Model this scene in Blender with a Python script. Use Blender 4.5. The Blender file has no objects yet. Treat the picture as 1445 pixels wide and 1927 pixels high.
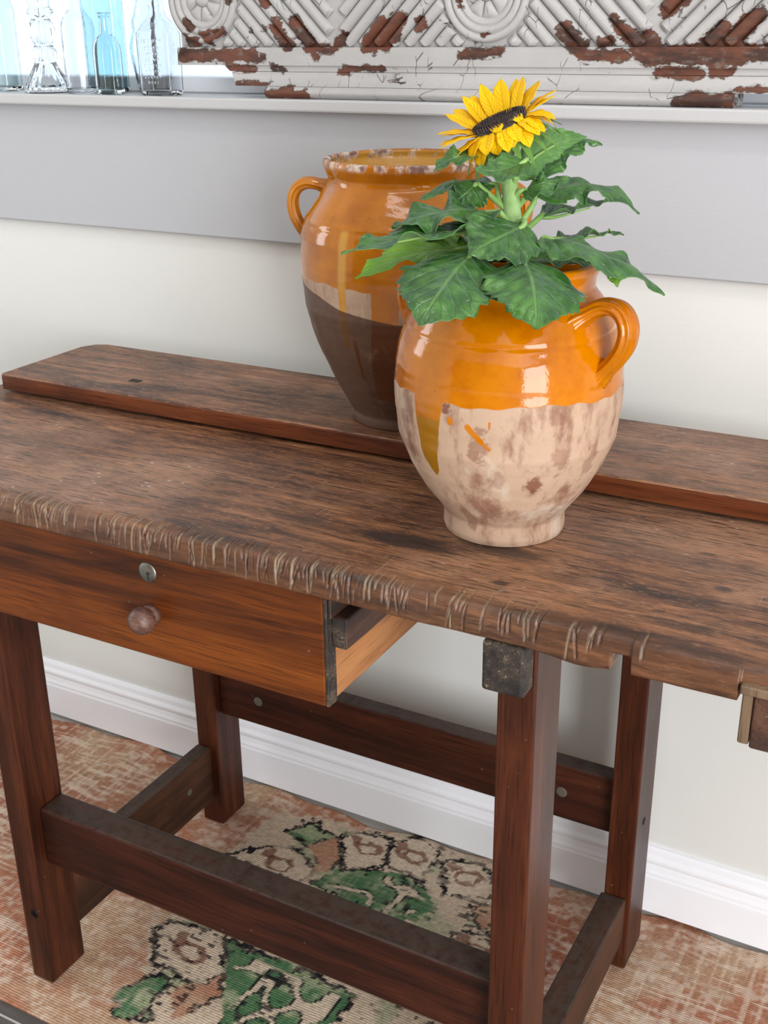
import bpy, bmesh, math, random
import numpy as np
from mathutils import Vector, Matrix

random.seed(7)
rng = np.random.default_rng(7)
scene = bpy.context.scene
COL = scene.collection

# ---------------------------------------------------------------- camera
cam_d = bpy.data.cameras.new('camera')
cam = bpy.data.objects.new('camera', cam_d)
COL.objects.link(cam)
R_ = Vector((0.87870798, 0.47723296, -0.01099965))
D_ = Vector((0.17517305, -0.34380227, -0.92255862))
F_ = Vector((-0.44405708, 0.80873278, -0.38570015))
mw = Matrix.Identity(4)
for i in range(3):
    mw[i][0] = R_[i]; mw[i][1] = -D_[i]; mw[i][2] = -F_[i]
mw[0][3], mw[1][3], mw[2][3] = 0.0, -1.5, 1.3095
cam.matrix_world = mw
cam_d.sensor_fit = 'HORIZONTAL'
cam_d.sensor_width = 36.0
cam_d.lens = 36.0 * 2201.0 / 1445.0
cam_d.clip_start = 0.05
scene.camera = cam

# ---------------------------------------------------------------- world, lights, exposure
world = bpy.data.worlds.new('daylight')
scene.world = world
world.use_nodes = True
bg = world.node_tree.nodes['Background']
bg.inputs['Color'].default_value = (0.80, 0.91, 1.0, 1)
bg.inputs['Strength'].default_value = 1.2

def area(name, loc, target, sx, sy, power, color=(1, 1, 1)):
    l = bpy.data.lights.new(name, 'AREA')
    l.shape = 'RECTANGLE'; l.size = sx; l.size_y = sy
    l.energy = power; l.color = color
    o = bpy.data.objects.new(name, l)
    COL.objects.link(o)
    o.location = loc
    o.rotation_euler = (Vector(target) - Vector(loc)).to_track_quat('-Z', 'Y').to_euler()
    return o

# daylight entering by the glazed door in the right wall, the window in the left wall, and a ceiling lamp panel
area('daylight_glass_door', (2.17, -2.98, 1.16), (0.0, -2.98, 1.16), 2.10, 2.20, 165, (0.975, 0.985, 1.0))
area('daylight_side_window', (-3.17, -0.80, 1.62), (0.0, -0.80, 1.62), 0.55, 1.05, 9, (0.93, 0.97, 1.0))
area('ceiling_panel_light', (-0.1, -1.02, 2.55), (-0.1, -1.02, 0.0), 1.5, 0.16, 5, (1.0, 0.97, 0.93))

scene.cycles.max_bounces = 9
scene.cycles.diffuse_bounces = 4
scene.cycles.glossy_bounces = 4
scene.cycles.transmission_bounces = 9
scene.cycles.caustics_reflective = False
scene.view_settings.view_transform = 'Standard'
scene.view_settings.look = 'None'
scene.view_settings.exposure = 0.20
scene.view_settings.gamma = 1.0
scene.view_settings.use_curve_mapping = False

# ---------------------------------------------------------------- data
LEAVES = [
  ([(-0.4465, -0.4266, 1.1186), (-0.4607, -0.4498, 1.1251)], [(-0.4654, -0.4581, 1.126), (-0.4983, -0.4947, 1.1262), (-0.529, -0.5328, 1.1205), (-0.556, -0.5635, 1.1132)], 0.027, (-0.06, -0.179, 0.982), 0.006, 0, 0.2),
  ([(-0.447, -0.4234, 1.1258), (-0.4516, -0.433, 1.1369)], [(-0.4568, -0.4343, 1.1403), (-0.4801, -0.4693, 1.1455), (-0.5121, -0.4897, 1.1395), (-0.5343, -0.506, 1.1309)], 0.031, (0.007, -0.303, 0.953), 0.009, 0, -0.1),
  ([(-0.4484, -0.4208, 1.1329), (-0.4638, -0.4147, 1.1505)], [(-0.4715, -0.4017, 1.1608), (-0.4976, -0.4077, 1.1653), (-0.5221, -0.4233, 1.1607), (-0.5339, -0.4478, 1.1488)], 0.023, (-0.184, -0.264, 0.947), 0.004, 0, -0.35),
  ([(-0.4425, -0.4324, 1.1019), (-0.4706, -0.4456, 1.1065)], [(-0.4797, -0.4505, 1.1066), (-0.5199, -0.4627, 1.1015), (-0.5454, -0.4926, 1.0941), (-0.5654, -0.5218, 1.0817)], 0.026, (-0.052, -0.402, 0.914), 0.004, 1, 0.15),
  ([(-0.4397, -0.432, 1.0995), (-0.4516, -0.4695, 1.1122)], [(-0.4527, -0.4951, 1.1118), (-0.4505, -0.5389, 1.1029), (-0.4482, -0.5848, 1.087), (-0.4516, -0.6109, 1.0673)], 0.05, (0.18, -0.629, 0.756), 0.004, 0, -0.25),
  ([(-0.437, -0.4317, 1.097), (-0.4195, -0.455, 1.1058)], [(-0.4098, -0.4801, 1.1068), (-0.385, -0.5199, 1.0984), (-0.369, -0.5495, 1.0829), (-0.3606, -0.5662, 1.0639)], 0.047, (0.419, -0.502, 0.757), 0.004, 0, -0.25),
  ([(-0.4447, -0.4222, 1.1257), (-0.4289, -0.4345, 1.1335)], [(-0.4242, -0.4456, 1.1309), (-0.4263, -0.4791, 1.1278), (-0.4358, -0.5058, 1.1216), (-0.4463, -0.5211, 1.1146)], 0.04, (0.351, -0.376, 0.858), 0.005, 0, -0.1),
  ([(-0.43, -0.4416, 1.0941), (-0.4087, -0.4484, 1.1071)], [(-0.4057, -0.4408, 1.1196), (-0.3762, -0.449, 1.1204), (-0.3411, -0.4472, 1.1096), (-0.3112, -0.4432, 1.0966), (-0.2872, -0.4343, 1.0746)], 0.031, (0.339, -0.081, 0.937), 0.005, 0, -0.2),
  ([(-0.4413, -0.4214, 1.0976), (-0.4196, -0.3924, 1.1075)], [(-0.4108, -0.3865, 1.1099), (-0.3918, -0.3627, 1.1118), (-0.3751, -0.3469, 1.1127), (-0.3573, -0.3438, 1.1118)], 0.02, (-0.053, 0.12, 0.991), 0.004, 0, 0.1),
  ([(-0.442, -0.4241, 1.1185), (-0.4306, -0.4043, 1.147)], [(-0.4322, -0.4011, 1.1556), (-0.4117, -0.376, 1.1588), (-0.3893, -0.3624, 1.1614), (-0.3619, -0.3624, 1.1557), (-0.3351, -0.369, 1.1369)], 0.025, (0.285, -0.083, 0.955), 0.005, 0, -0.2),
  ([(-0.4402, -0.4254, 1.1138), (-0.4289, -0.3858, 1.1319)], [(-0.4286, -0.3864, 1.1305), (-0.4122, -0.3635, 1.1336), (-0.39, -0.3487, 1.1391), (-0.3683, -0.3339, 1.1452)], 0.021, (-0.02, 0.059, 0.998), 0.004, 0, 0.25),
  ([(-0.4465, -0.4175, 1.1377), (-0.4371, -0.3893, 1.16)], [(-0.4348, -0.3858, 1.1648), (-0.4291, -0.3622, 1.1819), (-0.4153, -0.3486, 1.1943), (-0.4049, -0.3402, 1.2), (-0.3887, -0.3335, 1.1954)], 0.014, (-0.053, -0.514, 0.856), 0.005, 0, -0.2),
  ([(-0.4529, -0.4096, 1.1616), (-0.4458, -0.4141, 1.1699)], [(-0.4471, -0.4137, 1.1723), (-0.4385, -0.3888, 1.1886), (-0.424, -0.3634, 1.1993), (-0.4037, -0.3379, 1.2034)], 0.02, (-0.812, 0.556, 0.181), 0.003, 0, -0.1),
  ([(-0.4525, -0.4166, 1.1724), (-0.4387, -0.4153, 1.1852)], [(-0.4328, -0.4232, 1.1877), (-0.443, -0.45, 1.1822), (-0.4537, -0.4626, 1.1811), (-0.4664, -0.4682, 1.184)], 0.017, (0.36, -0.434, 0.826), 0.003, 0, 0.2),
  ([(-0.4629, -0.4037, 1.1855), (-0.4755, -0.4201, 1.1916)], [(-0.4787, -0.4218, 1.1916), (-0.4911, -0.4413, 1.191), (-0.5036, -0.4503, 1.1865), (-0.5126, -0.4595, 1.1777)], 0.013, (0.061, -0.514, 0.856), 0.003, 0, 0.2),
  ([(-0.4506, -0.4141, 1.1496), (-0.4399, -0.4165, 1.158)], [(-0.4378, -0.4149, 1.159), (-0.4237, -0.4167, 1.1649), (-0.411, -0.408, 1.1684), (-0.3963, -0.3987, 1.1711)], 0.016, (0.335, -0.386, 0.86), 0.004, 0, -0.2),
  ([(-0.4436, -0.4226, 1.0976), (-0.458, -0.4158, 1.1027)], [(-0.4607, -0.4163, 1.1047), (-0.4938, -0.42, 1.1091), (-0.515, -0.431, 1.1104), (-0.5398, -0.4468, 1.1058)], 0.028, (0.02, -0.014, 1.0), 0.005, 0, 0.1),
  ([(-0.4361, -0.4334, 1.0923), (-0.4295, -0.4292, 1.0936)], [(-0.4274, -0.4276, 1.0945), (-0.4049, -0.4149, 1.0952), (-0.3817, -0.4032, 1.093), (-0.3612, -0.3957, 1.0851)], 0.03, (0.029, -0.03, 0.999), 0.003, 0, 0.1),
  ([(-0.3382, -0.4385, 1.0985), (-0.3367, -0.4382, 1.0976)], [(-0.3361, -0.4401, 1.098), (-0.332, -0.4453, 1.0928), (-0.3286, -0.4483, 1.0878), (-0.3274, -0.4493, 1.0817)], 0.01, (0.804, -0.423, 0.419), 0.001, 1, -0.3),
  ([(-0.4493, -0.419, 1.1377), (-0.4779, -0.4192, 1.1574)], [(-0.4828, -0.425, 1.1639), (-0.4862, -0.4358, 1.1579), (-0.4924, -0.4419, 1.1523), (-0.502, -0.4433, 1.1474)], 0.02, (0.294, -0.739, 0.606), 0.003, 0, -0.1),
  ([(-0.4365, -0.4348, 1.0899), (-0.4372, -0.4237, 1.0879)], [(-0.4488, -0.4163, 1.0909), (-0.4817, -0.4204, 1.0943), (-0.5041, -0.4349, 1.0897), (-0.522, -0.4584, 1.087)], 0.03, (0.074, -0.114, 0.991), 0.003, 0, 0.1),
]
STEM = [(-0.4334, -0.4376, 1.0803), (-0.442, -0.4241, 1.1185), (-0.4502, -0.4149, 1.1473), (-0.457, -0.4073, 1.1712), (-0.4642, -0.401, 1.1927), (-0.4661, -0.4027, 1.2042)]
FLOWER_C = (-0.4686, -0.4018, 1.2168)
FLOWER_E1 = (0.717, 0.579, 0.388)
FLOWER_N = (-0.3156, -0.2267, 0.9214)
FLOWER_E2 = (-0.6215, 0.7831, -0.0202)
BARE = [(-0.9842,1.3080,-0.9634,1.2816,0.0100),(-0.9531,1.3118,-0.9283,1.2816,0.0100),(-0.7876,1.3128,-0.8269,1.2827,0.0120),(-0.8167,1.3065,-0.8351,1.2827,0.0110),(-0.7902,1.2984,-0.8064,1.2827,0.0080),(-0.8766,1.2909,-0.8871,1.2815,0.0090),(-0.5545,1.2981,-0.5342,1.2809,0.0110),(-0.4925,1.3120,-0.4852,1.3024,0.0050),(-0.4810,1.3000,-0.4584,1.2807,0.0090),(-0.4512,1.2903,-0.4413,1.2807,0.0090),(-0.3771,1.2794,-0.3590,1.2979,0.0110),(-0.3548,1.2806,-0.3217,1.3134,0.0100),(-0.4290,1.3206,-0.4077,1.3318,0.0100),(-0.5069,1.2833,-0.4949,1.2868,0.0060),(-0.7576,1.3060,-0.7545,1.3098,0.0080),(-1.0029,1.3397,-0.9987,1.3356,0.0060),(-1.0043,1.3026,-1.0051,1.3040,0.0040),(-1.0252,1.3021,-1.0251,1.3028,0.0030),(-0.6993,1.3307,-0.7009,1.3420,0.0040),(-1.1459,1.2688,-1.0228,1.2690,0.0090),(-0.9242,1.2761,-0.8898,1.2767,0.0050),(-0.9202,1.2678,-0.9133,1.2664,0.0050),(-1.0696,1.2632,-1.0002,1.2648,0.0040),(-0.6923,1.2702,-0.6398,1.2741,0.0060),(-0.5286,1.2674,-0.4742,1.2699,0.0070),(-0.4546,1.2735,-0.3064,1.2725,0.0090),(-0.4474,1.2664,-0.3299,1.2655,0.0070),(-1.0659,1.2510,-1.0239,1.2512,0.0050),(-0.9874,1.2515,-0.9739,1.2515,0.0050),(-0.8693,1.2515,-0.8109,1.2519,0.0040),(-0.4311,1.2508,-0.3814,1.2506,0.0070),(-0.3657,1.2519,-0.3440,1.2532,0.0060),(-0.8779,1.2473,-0.8652,1.2461,0.0040),(-0.9866,1.2180,-0.9222,1.2175,0.0060),(-0.9619,1.2240,-0.9485,1.2228,0.0050),(-1.0486,1.2308,-0.9913,1.2308,0.0030),(-0.3976,1.2173,-0.3377,1.2220,0.0080),(-0.3854,1.2248,-0.3379,1.2244,0.0050),(-0.3313,1.2328,-0.3020,1.2332,0.0040),(-1.1439,1.2899,-1.1249,1.2862,0.0060),(-1.1054,1.2890,-1.0760,1.3017,0.0060),(-1.1142,1.2977,-1.0979,1.2990,0.0050),(-1.1418,1.3122,-1.1326,1.3064,0.0060),(-0.6663,1.2938,-0.6589,1.2950,0.0040),(-1.0638,1.3387,-1.0603,1.3490,0.0040),]


# ---------------------------------------------------------------- helpers
def c(r, g, b):
    def f(v):
        v /= 255.0
        return v / 12.92 if v <= 0.04045 else ((v + 0.055) / 1.055) ** 2.4
    return (f(r), f(g), f(b), 1.0)

class G:
    """small wrapper that builds a node material"""
    def __init__(self, name):
        self.m = bpy.data.materials.new(name)
        self.m.use_nodes = True
        self.nt = self.m.node_tree
        self.b = self.nt.nodes['Principled BSDF']
        self.out = self.nt.nodes['Material Output']
    def put(self, sock, v):
        if isinstance(v, bpy.types.NodeSocket):
            self.nt.links.new(v, sock)
        elif v is not None:
            if sock.type == 'RGBA' and not hasattr(v, '__len__'):
                v = (v, v, v, 1)
            if sock.type == 'VECTOR' and not hasattr(v, '__len__'):
                v = (v, v, v)
            sock.default_value = v
    def n(self, t, props=None, **inp):
        nd = self.nt.nodes.new('ShaderNode' + t)
        for k, v in (props or {}).items():
            setattr(nd, k, v)
        for k, v in inp.items():
            self.put(nd.inputs[k.replace('_', ' ')], v)
        return nd
    def obj(self):
        return self.n('TexCoord').outputs['Object']
    def scale(self, v, s):
        return self.n('Mapping', Vector=v, Scale=s).outputs[0]
    def attr(self, name):
        return self.n('Attribute', {'attribute_name': name}).outputs['Fac']
    def attrc(self, name):
        return self.n('Attribute', {'attribute_name': name}).outputs['Color']
    def noise(self, vec, scale=5.0, detail=4.0, rough=0.55, dist=0.0):
        return self.n('TexNoise', Vector=vec, Scale=scale, Detail=detail, Roughness=rough, Distortion=dist).outputs['Fac']
    def vor(self, vec, scale, feature='F1', rand=1.0):
        return self.n('TexVoronoi', {'feature': feature}, Vector=vec, Scale=scale, Randomness=rand).outputs['Distance']
    def ramp(self, fac, stops, interp='LINEAR'):
        nd = self.nt.nodes.new('ShaderNodeValToRGB')
        cr = nd.color_ramp; cr.interpolation = interp
        while len(cr.elements) < len(stops):
            cr.elements.new(0.5)
        for e, (p, col) in zip(cr.elements, stops):
            e.position = p
            e.color = col if hasattr(col, '__len__') else (col, col, col, 1)
        self.nt.links.new(fac, nd.inputs[0])
        return nd.outputs[0]
    def math(self, op, a, b=None, cc=None, clamp=False):
        nd = self.nt.nodes.new('ShaderNodeMath'); nd.operation = op; nd.use_clamp = clamp
        self.put(nd.inputs[0], a)
        if b is not None: self.put(nd.inputs[1], b)
        if cc is not None: self.put(nd.inputs[2], cc)
        return nd.outputs[0]
    def step(self, v, lo, hi):
        nd = self.nt.nodes.new('ShaderNodeMapRange'); nd.interpolation_type = 'SMOOTHSTEP'
        self.put(nd.inputs['Value'], v)
        nd.inputs['From Min'].default_value = lo; nd.inputs['From Max'].default_value = hi
        return nd.outputs['Result']
    def mix(self, fac, a, b, mode='MIX'):
        nd = self.nt.nodes.new('ShaderNodeMix'); nd.data_type = 'RGBA'; nd.blend_type = mode
        self.put(nd.inputs[0], fac); self.put(nd.inputs[6], a); self.put(nd.inputs[7], b)
        return nd.outputs[2]
    def mixf(self, fac, a, b):
        nd = self.nt.nodes.new('ShaderNodeMix'); nd.data_type = 'FLOAT'
        self.put(nd.inputs[0], fac); self.put(nd.inputs[2], a); self.put(nd.inputs[3], b)
        return nd.outputs[0]
    def bump(self, h, strength=0.3, dist=0.002):
        nd = self.n('Bump', Height=h, Strength=strength, Distance=dist)
        self.nt.links.new(nd.outputs[0], self.b.inputs['Normal'])
        return nd.outputs[0]
    def set(self, **kw):
        for k, v in kw.items():
            self.put(self.b.inputs[k.replace('_', ' ')], v)
        return self

def origin_of(o):
    while o.parent is not None:
        o = o.parent
    return np.array(o.location)

def make(name, verts, faces, mat=None, parent=None, smooth=True, attrs=None, mats=None, mat_idx=None, loc=None):
    """one mesh object; verts are world coordinates"""
    verts = np.asarray(verts, float)
    org = origin_of(parent) if parent is not None else (np.array(loc, float) if loc is not None else np.zeros(3))
    me = bpy.data.meshes.new(name)
    me.from_pydata((verts - org).tolist(), [], [tuple(int(i) for i in f) for f in faces])
    for m in (mats or ([mat] if mat else [])):
        me.materials.append(m)
    if smooth:
        me.polygons.foreach_set('use_smooth', [True] * len(me.polygons))
    if mat_idx is not None:
        me.polygons.foreach_set('material_index', list(mat_idx))
    for k, v in (attrs or {}).items():
        a = me.attributes.new(k, 'FLOAT', 'POINT')
        a.data.foreach_set('value', np.asarray(v, np.float32).ravel())
    me.update()
    o = bpy.data.objects.new(name, me)
    COL.objects.link(o)
    if parent is not None:
        o.parent = parent
    elif loc is not None:
        o.location = loc
    return o

def thing(name, loc, label, cat, group=None):
    o = bpy.data.objects.new(name, None)
    COL.objects.link(o)
    o.location = loc
    o.empty_display_size = 0.05
    return tag(o, label, cat, group)

def tag(o, label, cat, group=None):
    o['label'] = label; o['category'] = cat
    if group: o['group'] = group
    return o

def struct(o, label=None):
    o['kind'] = 'structure'
    if label: o['label'] = label
    return o

def boxdata(x0, x1, y0, y1, z0, z1, bev=0.0, seg=2, cuts=0, jitter=0.0):
    bm = bmesh.new()
    bmesh.ops.create_cube(bm, size=1.0)
    for v in bm.verts:
        v.co = Vector(((x0 + x1) / 2 + v.co.x * (x1 - x0), (y0 + y1) / 2 + v.co.y * (y1 - y0), (z0 + z1) / 2 + v.co.z * (z1 - z0)))
    if bev > 0:
        bmesh.ops.bevel(bm, geom=bm.edges[:], offset=bev, segments=seg, affect='EDGES', profile=0.5)
    bm.verts.ensure_lookup_table()
    v = np.array([x.co[:] for x in bm.verts]); f = [[q.index for q in p.verts] for p in bm.faces]
    bm.free()
    return v, f

def box(name, x0, x1, y0, y1, z0, z1, mat, parent=None, bev=0.003, seg=2, loc=None, smooth=False):
    v, f = boxdata(x0, x1, y0, y1, z0, z1, bev, seg)
    return make(name, v, f, mat, parent, smooth, loc=loc)

def merge(parts):
    V, Fc, n = [], [], 0
    for v, f in parts:
        V.append(np.asarray(v, float)); Fc += [[i + n for i in q] for q in f]; n += len(v)
    return np.concatenate(V), Fc

def grid_faces(nu, nv, wrap=False):
    f = []
    for j in range(nv - 1):
        for i in range(nu if wrap else nu - 1):
            i2 = (i + 1) % nu
            f.append((j * nu + i, j * nu + i2, (j + 1) * nu + i2, (j + 1) * nu + i))
    return f

def lathe(prof, center, seg=64, flute=None, cap=True):
    """prof: list of (r, z); returns verts, faces (open at the ends unless r == 0)"""
    prof = np.asarray(prof, float)
    th = np.linspace(0, 2 * math.pi, seg, endpoint=False)
    V = []
    for k, (r, z) in enumerate(prof):
        rr = r * (1 + (flute[k] if flute is not None else 0) * np.cos(th * 16))
        V.append(np.stack([center[0] + rr * np.cos(th), center[1] + rr * np.sin(th), np.full(seg, center[2] + z)], 1))
    return np.concatenate(V), grid_faces(seg, len(prof), True)

def catmull(P, n):
    P = np.asarray(P, float)
    Q = np.vstack([2 * P[0] - P[1], P, 2 * P[-1] - P[-2]])
    seg = len(P) - 1
    out = []
    for t in np.linspace(0, seg, n):
        i = min(int(t), seg - 1); u = t - i
        a, b, cc, d = Q[i:i + 4]
        out.append(0.5 * (2 * b + (cc - a) * u + (2 * a - 5 * b + 4 * cc - d) * u * u + (-a + 3 * b - 3 * cc + d) * u ** 3))
    return np.array(out)

def tube(path, radii, seg=12, ridge=None, flat=1.0, side=None, caps=True):
    """swept tube; flat scales the cross-section along `side`"""
    P = np.asarray(path, float); n = len(P)
    T = np.gradient(P, axis=0); T /= np.linalg.norm(T, axis=1)[:, None]
    ref = np.array(side if side is not None else (0.3, 0.2, 1.0), float)
    V = []
    th = np.linspace(0, 2 * math.pi, seg, endpoint=False)
    for i in range(n):
        a = ref - T[i] * (ref @ T[i]); a /= np.linalg.norm(a)
        b = np.cross(T[i], a)
        r = radii[i] if hasattr(radii, '__len__') else radii
        rr = r * (1 + (ridge * np.cos(8 * th) if ridge else 0 * th))
        V.append(P[i] + (rr * np.cos(th))[:, None] * a * flat + (rr * np.sin(th))[:, None] * b)
    F2 = grid_faces(seg, n, True)
    V = np.concatenate(V)
    if caps:
        F2.append(tuple(range(seg))[::-1]); F2.append(tuple(range((n - 1) * seg, n * seg)))
    return V, F2

def smooth1(x, lo, hi):
    t = np.clip((x - lo) / (hi - lo), 0, 1)
    return t * t * (3 - 2 * t)

def vnoise(x, y, s, seed=0):
    """2-D value noise, 0..1"""
    r = np.random.default_rng(seed); tab = r.random((256, 256))
    X = np.asarray(x) * s + 100; Y = np.asarray(y) * s + 100
    xi = np.floor(X).astype(int); yi = np.floor(Y).astype(int)
    u = X - xi; v = Y - yi; u = u * u * (3 - 2 * u); v = v * v * (3 - 2 * v)
    g = lambda a, b: tab[a % 256, b % 256]
    return (g(xi, yi) * (1 - u) + g(xi + 1, yi) * u) * (1 - v) + (g(xi, yi + 1) * (1 - u) + g(xi + 1, yi + 1) * u) * v

# ---------------------------------------------------------------- materials
def m_plain(name, col, rough=0.6, bump=0.0, bscale=60, var=0.0):
    g = G(name)
    o = g.obj()
    if var:
        nz = g.noise(o, 3.0, 5)
        col2 = tuple(x * (1 - var) for x in col[:3]) + (1,)
        g.set(Base_Color=g.mix(nz, col, col2))
    else:
        g.set(Base_Color=col)
    g.set(Roughness=rough)
    if bump:
        g.bump(g.noise(o, bscale, 4), bump, 0.001)
    return g.m

def m_wall(name, col):
    g = G(name); o = g.obj()
    brush = g.noise(g.scale(o, (2, 2, 90)), 6, 3)
    fine = g.noise(o, 350, 2)
    blot = g.noise(o, 2.2, 3)
    dent = g.step(g.vor(o, 7.0), 0.035, 0.02)
    g.set(Base_Color=g.mix(blot, col, tuple(x * 0.965 for x in col[:3]) + (1,)), Roughness=0.62)
    h = g.math('ADD', g.math('MULTIPLY', brush, 0.35), g.math('ADD', g.math('MULTIPLY', fine, 0.35), g.math('MULTIPLY', dent, 1.3)))
    g.bump(h, 0.25, 0.0012)
    return g.m

M_WALL = m_wall('painted_wall', c(228, 228, 224))
M_SIDING = m_wall('painted_siding', c(184, 185, 189))
M_TRIM = m_plain('white_gloss_trim', c(247, 248, 253), 0.35, 0.12, 40)
M_SILL = m_plain('painted_sill', c(190, 190, 191), 0.4, 0.15, 60)
M_MULL = m_plain('grey_window_bar', c(176, 170, 162), 0.5)
M_CEIL = m_plain('ceiling_white', c(244, 243, 241), 0.8)
M_ROOM = m_plain('room_wall', c(238, 237, 234), 0.75)
M_DARK = m_plain('hole_shade', c(40, 36, 34), 0.8)  # flat dark colour standing in for the shade inside holes

def m_wood(name, axis, dark, mid, light, rough=0.42, blotch=0.5, fine=1.0, dust=0.0, scale=1.0, endmark=0.0, spec=0.5):
    g = G(name); o = g.obj()
    lo, hi = 2.2 * scale, 26.0 * scale
    s = {'x': (lo, hi, hi), 'y': (hi, lo, hi), 'z': (hi, hi, lo)}[axis]
    v = g.scale(o, s)
    warp = g.noise(g.scale(o, tuple(x * 0.35 for x in s)), 1.0, 3)
    n1 = g.noise(v, 1.0, 7, 0.62, 1.2)
    fs = {'x': (14, 420, 420), 'y': (420, 14, 420), 'z': (420, 420, 14)}[axis]
    n2 = g.noise(g.scale(o, fs), 1.0, 3)
    b = g.noise(o, 4.5, 5, 0.6)
    col = g.ramp(g.math('ADD', g.math('MULTIPLY', n1, 0.7), g.math('MULTIPLY', warp, 0.3)), [(0.33, dark), (0.5, mid), (0.68, light)])
    col = g.mix(g.math('MULTIPLY', g.step(n2, 0.52, 0.30), 0.55 * fine), col, tuple(x * 0.35 for x in dark[:3]) + (1,))
    col = g.mix(g.math('MULTIPLY', g.step(b, 0.5, 0.72), blotch), col, tuple(x * 0.45 for x in dark[:3]) + (1,))
    if dust:
        d = g.noise(o, 60, 6, 0.7)
        up = g.n('NewGeometry').outputs['Normal']
        sep = g.n('SeparateXYZ', Vector=up).outputs[2]
        dm = g.math('MULTIPLY', g.step(sep, 0.6, 0.95), g.step(d, 0.25, 0.6))
        col = g.mix(g.math('MULTIPLY', dm, dust), col, c(78, 70, 64))
    nick = g.step(g.vor(g.scale(o, (1.0, 1.0, 1.0)), 34.0), 0.06, 0.03)
    col = g.mix(g.math('MULTIPLY', nick, 0.35), col, c(150, 135, 120))
    g.set(Base_Color=col, Roughness=g.mixf(b, rough - 0.08, rough + 0.12), Specular_IOR_Level=spec)
    g.bump(g.math('ADD', g.math('MULTIPLY', n2, 0.5), g.math('MULTIPLY', n1, 0.6)), 0.35, 0.0012)
    return g.m

def m_top(name, with_cut):
    """worn bench top: brown with sheen painted in as paler blotches, black stains, pale scuffs, scratches"""
    g = G(name); o = g.obj()
    n1 = g.noise(g.scale(o, (4.0, 30, 30)), 1.0, 8, 0.68, 1.0)
    n2 = g.noise(g.scale(o, (26, 480, 300)), 1.0, 4, 0.6)
    n3 = g.noise(g.scale(o, (9, 70, 70)), 1.0, 6, 0.7)
    b = g.noise(o, 3.4, 6, 0.62)
    b2 = g.noise(g.scale(o, (5.0, 13.0, 10.0)), 1.0, 6, 0.65, 0.5)
    col = g.ramp(g.math('ADD', g.math('MULTIPLY', n1, 0.62), g.math('MULTIPLY', n3, 0.38)),
                 [(0.37, c(44, 26, 17)), (0.47, c(98, 61, 39)), (0.56, c(140, 93, 61)), (0.70, c(186, 134, 94))])
    col = g.mix(g.math('MULTIPLY', g.step(b, 0.44, 0.66), 0.7), col, c(168, 128, 102))  # broad paler wear, with sheen put into the colour
    col = g.mix(g.math('MULTIPLY', g.step(b2, 0.55, 0.72), 0.75), col, c(44, 34, 32))
    col = g.mix(g.math('MULTIPLY', g.step(n2, 0.49, 0.36), 0.85), col, c(30, 20, 16))
    # scratches across the grain
    sv = g.n('Mapping', Vector=o, Rotation=(0, 0, 0.75), Scale=(240, 9, 1)).outputs[0]
    scr = g.math('MULTIPLY', g.step(g.noise(sv, 1.0, 2, 0.5), 0.70, 0.74), g.step(g.noise(o, 11, 2), 0.52, 0.6))
    grit = g.noise(g.scale(o, (90, 300, 200)), 1.0, 5, 0.7)
    col = g.mix(g.math('MULTIPLY', g.step(grit, 0.54, 0.70), 0.55), col, c(184, 136, 98))
    col = g.mix(g.math('MULTIPLY', g.step(grit, 0.44, 0.30), 0.6), col, c(40, 26, 20))
    col = g.mix(g.math('MULTIPLY', scr, 0.55), col, c(178, 158, 140))
    spk = g.math('MULTIPLY', g.step(g.vor(g.scale(o, (40, 90, 90)), 1.0), 0.16, 0.08), g.step(b, 0.5, 0.65))
    col = g.mix(g.math('MULTIPLY', spk, 0.7), col, c(205, 192, 178))
    h = g.math('ADD', g.math('MULTIPLY', n2, 0.6), g.math('MULTIPLY', n1, 0.5))
    if with_cut:
        st = g.attr('stain')
        col = g.mix(g.math('MULTIPLY', g.step(g.math('ADD', st, g.math('MULTIPLY', g.math('SUBTRACT', g.math('ADD', g.math('MULTIPLY', n3, 0.5), g.math('MULTIPLY', n2, 0.5)), 0.5), 3.2)), 0.35, 0.75), 0.85), col, c(34, 28, 28))
        fr = g.attr('front')
        fcol = g.ramp(g.math('ADD', g.math('MULTIPLY', n1, 0.5), g.math('MULTIPLY', n3, 0.5)), [(0.35, c(40, 24, 15)), (0.55, c(88, 54, 32)), (0.72, c(134, 86, 50))])
        col = g.mix(g.math('MULTIPLY', fr, 0.75), col, fcol)
        ct = g.attr('cut')
        dn = g.noise(g.scale(o, (500, 120, 90)), 1.0, 3)
        col = g.mix(g.math('MULTIPLY', g.step(g.math('MULTIPLY', ct, g.math('ADD', dn, 0.35)), 0.25, 0.80), 0.62), col, c(156, 140, 112))
    g.set(Base_Color=col, Roughness=g.mixf(b2, 0.36, 0.56), Specular_IOR_Level=0.5)
    g.bump(h, 0.4, 0.0012)
    return g.m

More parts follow.
